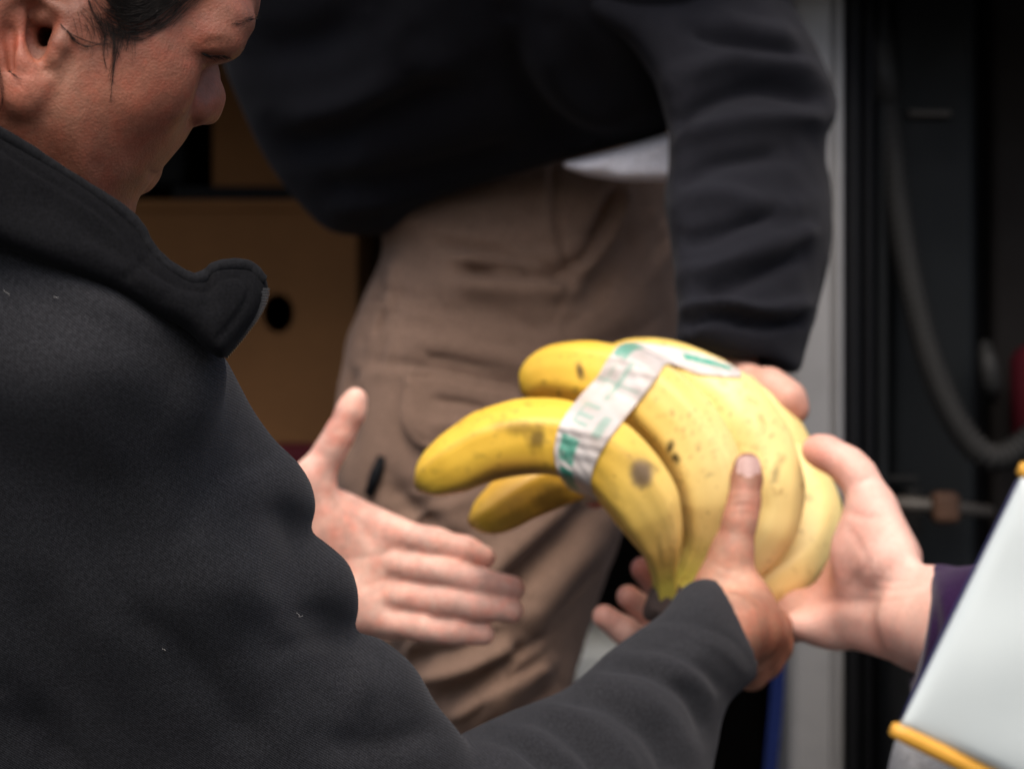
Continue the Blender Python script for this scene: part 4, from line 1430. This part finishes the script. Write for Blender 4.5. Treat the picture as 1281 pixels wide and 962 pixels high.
ak.append((cap(P(935, 478, 1.79), .022, P(940, 530, 1.76), .030), 's', .003))
V, F = sdf_mesh(ak, (0.0, 1.68, 1.38), (0.27, 2.10, 1.85), 0.0038, smooth=2)
V = sculpt(V, F, [([(836, 165), (890, 128), (960, 108), (1040, 128)], 12, -11.20), ([(845, 100), (910, 78), (980, 80), (1030, 95)], 14, 9.60), ([(838, 175), (900, 158), (970, 150), (1035, 150)], 14, 9.60), ([(838, 235), (900, 205), (985, 192)], 12, -8.00),
                  ([(842, 250), (900, 245), (960, 262), (1020, 255)], 14, 6.40), ([(842, 300), (900, 292), (980, 262)], 11, -8.00), ([(846, 345), (900, 330), (970, 308), (1030, 285)], 12, 7.20), ([(880, 365), (930, 352), (1000, 318)], 10, -8.00),
                  ([(850, 392), (900, 380), (960, 390), (1015, 380)], 8, 8.00), ([(850, 404), (900, 396), (960, 406), (1010, 400)], 6, -8.00), ([(880, 20), (930, 40), (1000, 50)], 14, 8.00), ([(860, 40), (930, 62), (1010, 72)], 10, -8.00)], ymax=2.0)
V = V + normals(V, F) * (0.0022 * wob(V, 26, 8) + 0.001 * wob(V, 70, 9))[:, None]
mesh_obj('sleeve', V, F, M['sweat_arm'], sweat)
# far sleeve stays behind the torso
V, F = sdf_mesh(pchain([(430, -140, 1.99, 70), (430, -20, 2.12, 56), (480, 130, 2.24, 48), (520, 175, 2.33, 40)], .01), (-0.4, 1.85, 1.45), (0.0, 2.45, 1.9), 0.008, smooth=1)
mesh_obj('sleeve', V, F, M['sweat'], sweat)
# white shirt hem under the sweatshirt
V, F = sdf_mesh([(outline([(699, 205), (735, 196), (770, 187), (836, 166), (866, 158), (866, 228), (832, 227), (780, 227), (735, 220), (712, 212)], [(700, 200, 1.985), (840, 200, 1.975), (780, 120, 1.985)], .030, .008, blur=0, smooth=False), 'u', .004)],
                (0.0, 1.9, 1.50), (0.2, 2.15, 1.70), 0.003, smooth=2)
V = sculpt(V, F, [([(760, 215), (790, 190), (830, 170)], 8, -2), ([(720, 212), (770, 200)], 6, 1.5)])
mesh_obj('undershirt', V, F, M['shirt'], B)
hcap = [(ell(P(600, -435, 1.785), (.083, .098, .096)), 'u', .02)]
V, F = sdf_mesh(hcap, (-0.2, 1.6, 1.85), (0.2, 2.0, 2.1), 0.006, smooth=1)
V = V + normals(V, F) * (0.002 * wob(V, 90, 5))[:, None]
mesh_obj('hair', V, F, M['hair'], B)
# trousers
t1 = [(470, 250), (480, 300), (472, 335), (455, 372), (436, 415), (426, 470), (418, 540), (424, 620), (455, 720), (495, 815), (525, 865), (552, 905), (575, 960), (570, 1100), (560, 1300), (560, 1750), (690, 1750), (690, 1300), (700, 1000),
      (712, 905), (720, 840), (742, 765), (770, 690), (798, 612), (830, 530), (851, 440), (850, 340), (848, 250), (838, 150), (760, 150), (600, 200)]
t2 = [(482, 220), (484, 300), (460, 380), (436, 470), (416, 560), (400, 900), (400, 1300), (410, 1600), (530, 1600), (540, 1200), (560, 800), (560, 500), (560, 250), (480, 200)]
tk = [(outline(t1, [(640, 250, 2.13), (640, 900, 2.08), (840, 300, 2.15)], .095, .10, blur=4), 'u', .006),
      (outline(t2, [(470, 250, 2.42), (470, 900, 2.42), (560, 500, 2.42)], .08, .07, blur=4), 'u', .01)]
V, F = sdf_mesh(tk, (-0.3, 1.9, VF + 0.06), (0.2, 2.62, 1.66), 0.0042, smooth=2)
def creases(n, box, ang, ln, wd, am, seed):
    r = np.random.default_rng(seed)
    out = []
    for _ in range(n):
        x, y = r.uniform(box[0], box[2]), r.uniform(box[1], box[3])
        a = R(r.normal(ang, 14))
        l = r.uniform(0.5, 1.2) * ln
        b = r.normal(0, 0.12)
        w_ = r.uniform(0.7, 1.5) * wd
        h_ = r.uniform(0.4, 1.0) * am
        p = [(x + l * t * math.cos(a + b * t), y + l * t * math.sin(a + b * t)) for t in (-.5, -.2, .2, .5)]
        out += [(p, w_, -h_), ([(u - 1.3 * w_ * math.sin(a), v + 1.3 * w_ * math.cos(a)) for u, v in p], w_, h_ * 0.8)]
    return out


V = sculpt(V, F, creases(16, (440, 300, 700, 460), 8, 80, 6, 3.0, 1) + creases(14, (500, 600, 760, 880), -35, 110, 7, 4.0, 2) + creases(10, (700, 240, 840, 430), -55, 80, 6, 3.0, 3) + creases(8, (420, 290, 480, 520), -62, 60, 6, 3.5, 4))
V = sculpt(V, F, [([(545, 300), (590, 308), (650, 322), (712, 345)], 8, -10.50), ([(580, 338), (640, 340), (708, 350)], 6, -12.60), ([(560, 322), (630, 330), (690, 334)], 8, 8.40), ([(560, 355), (640, 362), (720, 360)], 14, 8.40),
                  ([(692, 212), (694, 270), (706, 320), (720, 352)], 5, -6.30), ([(682, 212), (684, 270), (694, 310)], 7, 5.25), ([(715, 348), (745, 325), (770, 285), (785, 235)], 6, 8.40), ([(706, 338), (738, 312), (760, 270), (774, 232)], 7, -10.50),
                  ([(735, 300), (748, 280), (760, 250)], 6, -6.30), ([(720, 390), (770, 340), (820, 270)], 22, -10.50), ([(560, 380), (640, 400), (700, 420)], 18, -6.30), ([(500, 320), (480, 380), (455, 430)], 10, 6.30), ([(480, 350), (462, 395), (444, 440)], 9, -8.40),
                  ([(500, 430), (600, 440), (690, 470)], 18, 6.30), ([(690, 480), (760, 440), (830, 420)], 22, -8.40), ([(600, 780), (660, 710), (720, 650), (770, 610)], 14, -14.70), ([(560, 760), (640, 690), (720, 620)], 18, 10.50), ([(640, 800), (700, 720), (750, 660)], 22, 10.50),
                  ([(500, 830), (560, 815), (640, 790)], 12, -10.50), ([(540, 880), (600, 850), (660, 800)], 9, -10.50), ([(520, 850), (590, 835), (650, 805)], 9, 8.40), ([(560, 900), (620, 870), (690, 830)], 9, 8.40), ([(580, 930), (650, 895), (700, 860)], 8, -8.40),
                  ([(480, 600), (520, 640), (600, 700)], 14, -8.40), ([(498, 455), (560, 462), (640, 482)], 4, -4.20), ([(420, 440), (440, 500), (430, 580)], 12, -6.30), ([(410, 300), (440, 350), (420, 420)], 14, -10.50)])
V = V + normals(V, F) * (0.0016 * wob(V, 30, 21) + 0.0006 * wob(V, 90, 22))[:, None]
trs = mesh_obj('trousers', V, F, M['trouser'], B)
tbv = BVHTree.FromPolygons(V.tolist(), F.tolist())
# pocket flap: its own padded piece with stitched edge
fl = [(508, 462), (540, 462), (600, 474), (650, 490), (664, 520), (656, 566), (640, 574), (600, 572), (560, 566), (530, 562), (510, 545), (500, 522), (503, 490)]
yf = [(a, b, chit(a, b, tbv, 2.0) - 0.0045) for a, b in ((530, 480), (640, 500), (530, 550), (640, 560), (585, 515))]
V, F = sdf_mesh([(outline(fl, yf, .007, .006, blur=1, smooth=True), 'u', .002)], (-0.12, 1.9, 1.28), (0.03, 2.12, 1.45), 0.0022, smooth=2)
V = sculpt(V, F, [([(512, 472), (560, 472), (640, 492)], 3, -2.25, 1), ([(510, 484), (508, 522), (518, 544), (540, 553), (640, 564)], 3, -1.80, 1), ([(545, 500), (580, 504), (610, 512)], 5, -4.50), ([(530, 530), (600, 535)], 10, 3.00)])
mesh_obj('pocket_flap', V, F, M['trouser'], trs)
yz = chit(468, 595, tbv, 2.0)
zz = MB()
zz.tube([P(479, 571, yz - .004), P(470, 594, yz - .004), P(461, 620, yz - .003)], [0.004, 0.0052, 0.004], 10)
zz.build('pocket_zip', M['rubber'], trs, smooth=True)
for p0, p1 in (((-0.02, 2.08, VF + .05), (-0.02, 1.98, VF + .045)), ((-0.13, 2.43, VF + .05), (-0.14, 2.33, VF + .045))):
    V, F = sdf_mesh(chain([(np.array(p0), .05), (np.array(p1), .045)], .02), (-0.3, 1.85, VF - 0.02), (0.15, 2.6, VF + 0.14), 0.008, smooth=1)
    V[:, 2] = np.maximum(V[:, 2], VF + 0.003)
    mesh_obj('boot', V, F, M['rubber'], B)

# ------------------------------------------------------------------ person in the purple top, right of the picture
C = thing('person', 'person in purple sleeve whose open hand holds the bananas from below', 'person', (0.62, 1.47, 0))
SKC = (0.70, 0.435, 0.36)
ch = [(outline([(1175, 715), (1154, 712), (1132, 668), (1108, 625), (1088, 604), (1060, 640), (1036, 700), (1010, 735), (950, 728), (900, 712), (868, 735), (868, 790), (900, 815), (955, 815), (1000, 803), (1050, 808), (1100, 822), (1144, 837), (1190, 850)],
              [(1150, 780, 1.590), (1000, 770, 1.690), (900, 760, 1.745), (1060, 640, 1.655), (1060, 860, 1.64)], .020, .022), 'u', .004)]
ch += pchain([(1021, 563, 1.655, 9.2), (1033, 567, 1.652, 10.0), (1060, 582, 1.645, 10.4), (1074, 596, 1.640, 10.8), (1092, 640, 1.632, 15), (1112, 700, 1.615, 21)], .008)
ch.append((ell(P(1088, 705, 1.634), (.024, .016, .030), rotm('Y', -28)), 'u', .018))
ch.append((ell(P(1040, 785, 1.660), (.034, .014, .012), rotm('Y', 6)), 'u', .012))
ch += pchain([(905, 790, 1.735, 12), (862, 808, 1.72, 10), (815, 806, 1.695, 9.3), (780, 788, 1.68, 9.0), (756, 771, 1.675, 8.2)], .004)
ch += pchain([(895, 770, 1.745, 12), (850, 785, 1.735, 10), (818, 772, 1.705, 9.2), (786, 746, 1.692, 8.2)], .004)
ch += pchain([(890, 745, 1.752, 12), (848, 748, 1.745, 10), (822, 732, 1.735, 9), (803, 711, 1.725, 8)], .004)
ch += pchain([(890, 722, 1.755, 12), (856, 710, 1.75, 10), (836, 690, 1.745, 9), (822, 668, 1.735, 8)], .004)
ch += pchain([(1155, 776, 1.590, 29), (1230, 800, 1.54, 33), (1420, 860, 1.45, 40)], .012)
ch += chain([(P(1420, 860, 1.45), .040), (np.array([.52, 1.36, 1.40]), .052), (np.array([.60, 1.46, 1.42]), .06)], .012)
ch += plain_head(np.array([0.56, 1.46, 1.70]), np.array([-1.0, 0, -0.25]))
ch += chain([(np.array([0.61, 1.46, 1.42]), .055), (np.array([0.59, 1.46, 1.60]), .052)], .02)
V, F = sdf_mesh(ch, (0.03, 1.22, 1.12), (0.80, 1.80, 1.86), 0.0019, smooth=2)
V = sculpt(V, F, [([(1152, 722), (1125, 728), (1095, 726)], 3.0, -0.6), ([(1152, 733), (1120, 738), (1085, 736)], 3.0, -0.6), ([(1148, 745), (1110, 752), (1070, 752)], 3.0, -0.4), ([(1128, 672), (1100, 690), (1075, 720), (1050, 745)], 7, -0.5),
                  ([(1068, 607), (1085, 600), (1094, 598)], 4, -0.8), ([(1046, 560), (1040, 575), (1044, 592)], 4, -0.7), ([(1052, 563), (1048, 578), (1052, 596)], 3, -0.5), ([(1060, 640), (1085, 648), (1110, 645)], 5, -0.8),
                  ([(1060, 660), (1080, 690), (1085, 720)], 5, -0.6), ([(1000, 780), (1060, 770), (1120, 778)], 14, 1.0), ([(1000, 760), (1040, 752), (1090, 755)], 8, -1.0), ([(772, 782), (780, 772)], 3, -.5), ([(800, 803), (806, 790)], 3, -.5), ([(803, 764), (810, 754)], 3, -.5)])
V = V + normals(V, F) * (0.00025 * wob(V, 150, 5))[:, None]
cc = paint(V, SKC, [(1020, 565, 24, (0.66, 0.27, 0.20), 0.7), (1040, 600, 26, (0.64, 0.26, 0.18), 0.6), (1075, 575, 16, (0.68, 0.36, 0.28), 0.5), (1085, 660, 26, (0.66, 0.30, 0.23), 0.5), (1030, 720, 40, (0.64, 0.27, 0.20), 0.6),
                    (1130, 770, 40, (0.68, 0.40, 0.31), 0.5), (1100, 800, 24, (0.66, 0.31, 0.24), 0.4), (755, 770, 24, (0.66, 0.31, 0.24), 0.6), (786, 746, 22, (0.64, 0.28, 0.22), 0.6), (803, 710, 22, (0.60, 0.20, 0.16), 0.8)])
mesh_obj('body', V, F, M['skin_c'], C, col=cc)
pk = pchain([(1172, 780, 1.585, 37), (1235, 802, 1.54, 42), (1420, 862, 1.45, 54)], .015)
pk += chain([(P(1420, 862, 1.45), .054), (np.array([.53, 1.36, 1.39]), .070), (np.array([.61, 1.46, 1.40]), .085)], .02)
pk += pchain([(1178, 812, 1.585, 34), (1250, 850, 1.54, 40)], .012)
pk.append((cap(P(1172, 782, 1.585), .0335, P(1100, 770, 1.62), .0335), 's', .003))
pk.append((lambda q: (q - P(1153, 775, 1.588)) @ np.array([0.98, -0.10, -0.17]), 's', .002))
pk += chain([(np.array([0.62, 1.47, 1.30]), .135), (np.array([0.62, 1.47, 0.95]), .14)], .05)
pk += chain([(np.array([0.60, 1.58, 1.39]), .075), (np.array([0.66, 1.70, 1.15]), .055), (np.array([0.62, 1.70, 0.93]), .045)], .02)
V, F = sdf_mesh(pk, (0.22, 1.2, 0.78), (0.80, 1.80, 1.52), 0.0036, smooth=2)
V = sculpt(V, F, [([(1165, 735), (1170, 790), (1160, 850)], 5, -2), ([(1180, 735), (1188, 790), (1180, 850)], 7, 2)])
mesh_obj('sweater', V, F, M['purple'], C)
lg = chain([(np.array([0.62, 1.42, 0.85]), .13), (np.array([0.61, 1.38, 0.45]), .08), (np.array([0.62, 1.38, 0.09]), .06)], .02) + chain([(np.array([0.62, 1.52, 0.85]), .13), (np.array([0.61, 1.60, 0.45]), .08), (np.array([0.62, 1.60, 0.09]), .06)], .02)
V, F = sdf_mesh(lg, (0.4, 1.1, 0.0), (0.9, 1.8, 1.05), 0.012, smooth=1)
mesh_obj('trousers', V, F, M['denim'], C)
for yy_ in (1.38, 1.60):
    V, F = sdf_mesh(chain([(np.array([0.62, yy_, 0.045]), .048), (np.array([0.51, yy_, 0.04]), .042)]), (0.40, 1.2, -0.03), (0.75, 1.75, 0.12), 0.008, smooth=1)
    V[:, 2] = np.maximum(V[:, 2], 0.004)
    mesh_obj('shoe', V, F, M['rubber'], C)
V, F = sdf_mesh([(ell(np.array([0.585, 1.46, 1.735]), (.093, .084, .098)), 'u', .02)], (0.45, 1.3, 1.5), (0.75, 1.6, 1.90), 0.006, smooth=1)
mesh_obj('hair', V + normals(V, F) * (0.002 * wob(V, 90, 6))[:, None], F, M['hair'], C)

# ------------------------------------------------------------------ white packet with orange ends in the right foreground
KY = 0.86
k0, k1 = P(1278, 596, KY), P(1126, 906, KY)            # left long edge, top and bottom
ax = (k1 - k0) / np.linalg.norm(k1 - k0)
sd = np.array([-ax[2], 0.0, ax[0]])
sd = sd if sd[0] > 0 else -sd
sd = sd + np.array([0, 0.10, 0])
sd /= np.linalg.norm(sd)
nn = np.cross(ax, sd)
nn = nn if nn[1] < 0 else -nn
L_, Wd = np.linalg.norm(k1 - k0), 0.104
pkt = thing('paper_packet', 'white packet with orange edges in the blurred right foreground', 'packet', tuple((k0 + k1) / 2 + sd * Wd / 2))
NU, NV = 40, 40
V, F = [], []
for lay in (1, -1):
    for i in range(NU):
        a = i / (NU - 1)
        for j in range(NV):
            b = j / (NV - 1)
            puff = 0.009 * (math.sin(math.pi * a) ** 0.35) * (math.sin(math.pi * b) ** 0.5) if 0 < a < 1 and 0 < b < 1 else 0
            wr = 0.0008 * math.sin(9 * b + 4 * a) * math.sin(7 * a + 1) + 0.0005 * math.sin(23 * b - 11 * a)
            V.append(k0 + ax * L_ * a + sd * Wd * b + nn * lay * (0.0016 + puff + (wr if puff else 0)))
N = NU * NV
for i in range(NU - 1):
    for j in range(NV - 1):
        q = (i * NV + j, i * NV + j + 1, (i + 1) * NV + j + 1, (i + 1) * NV + j)
        F += [q, tuple(N + x for x in q[::-1])]
rim = [i * NV for i in range(NU)] + [(NU - 1) * NV + j for j in range(1, NV)] + [i * NV + NV - 1 for i in range(NU - 2, -1, -1)] + [j for j in range(NV - 2, 0, -1)]
F += [(a, b, N + b, N + a) for a, b in zip(rim, rim[1:] + rim[:1])]
mesh_obj('packet_body', np.array(V), F, M['packet'], pkt)
for c0 in (k0 - ax * 0.0023, k1 + ax * 0.0023):
    t_ = MB()
    pts = [c0 + sd * (Wd * b) + nn * 0.0006 * math.sin(7 * b) for b in np.linspace(-0.02, 1.02, 24)]
    t_.tube(pts, [0.0023] + [0.0031] * 22 + [0.0023], 12)
    t_.build('orange_edge', M['orange'], pkt, smooth=True)
e_ = MB()
e_.tube([k0 + ax * L_ * a - sd * 0.0005 for a in np.linspace(0.02, 0.98, 12)], 0.0006, 8)
e_.build('side_edge', M['navy'], pkt, smooth=True)
gk = [(outline([(1116, 935), (1126, 918), (1150, 925), (1200, 952), (1290, 1000), (1330, 1060), (1300, 1300), (1150, 1300), (1105, 1050)], [(1130, 940, .905), (1280, 1000, .90), (1200, 1250, .905)], .025, .025), 'u', .004)]
gk += chain([(np.array([.172, 0.92, 1.13]), .042), (np.array([.20, 0.96, 0.80]), .075), (np.array([.20, 0.96, .09]), .085)], .04)
V, F = sdf_mesh(gk, (0.06, 0.82, -0.02), (0.34, 1.10, 1.32), 0.0035, smooth=2)
o = mesh_obj('bag', V + normals(V, F) * (0.001 * wob(V, 70, 5))[:, None], F, M['greybag'], None, origin=(.20, 0.96, 0.005))
tag(o, 'plain grey bag under the lower orange edge of the white packet', 'bag')
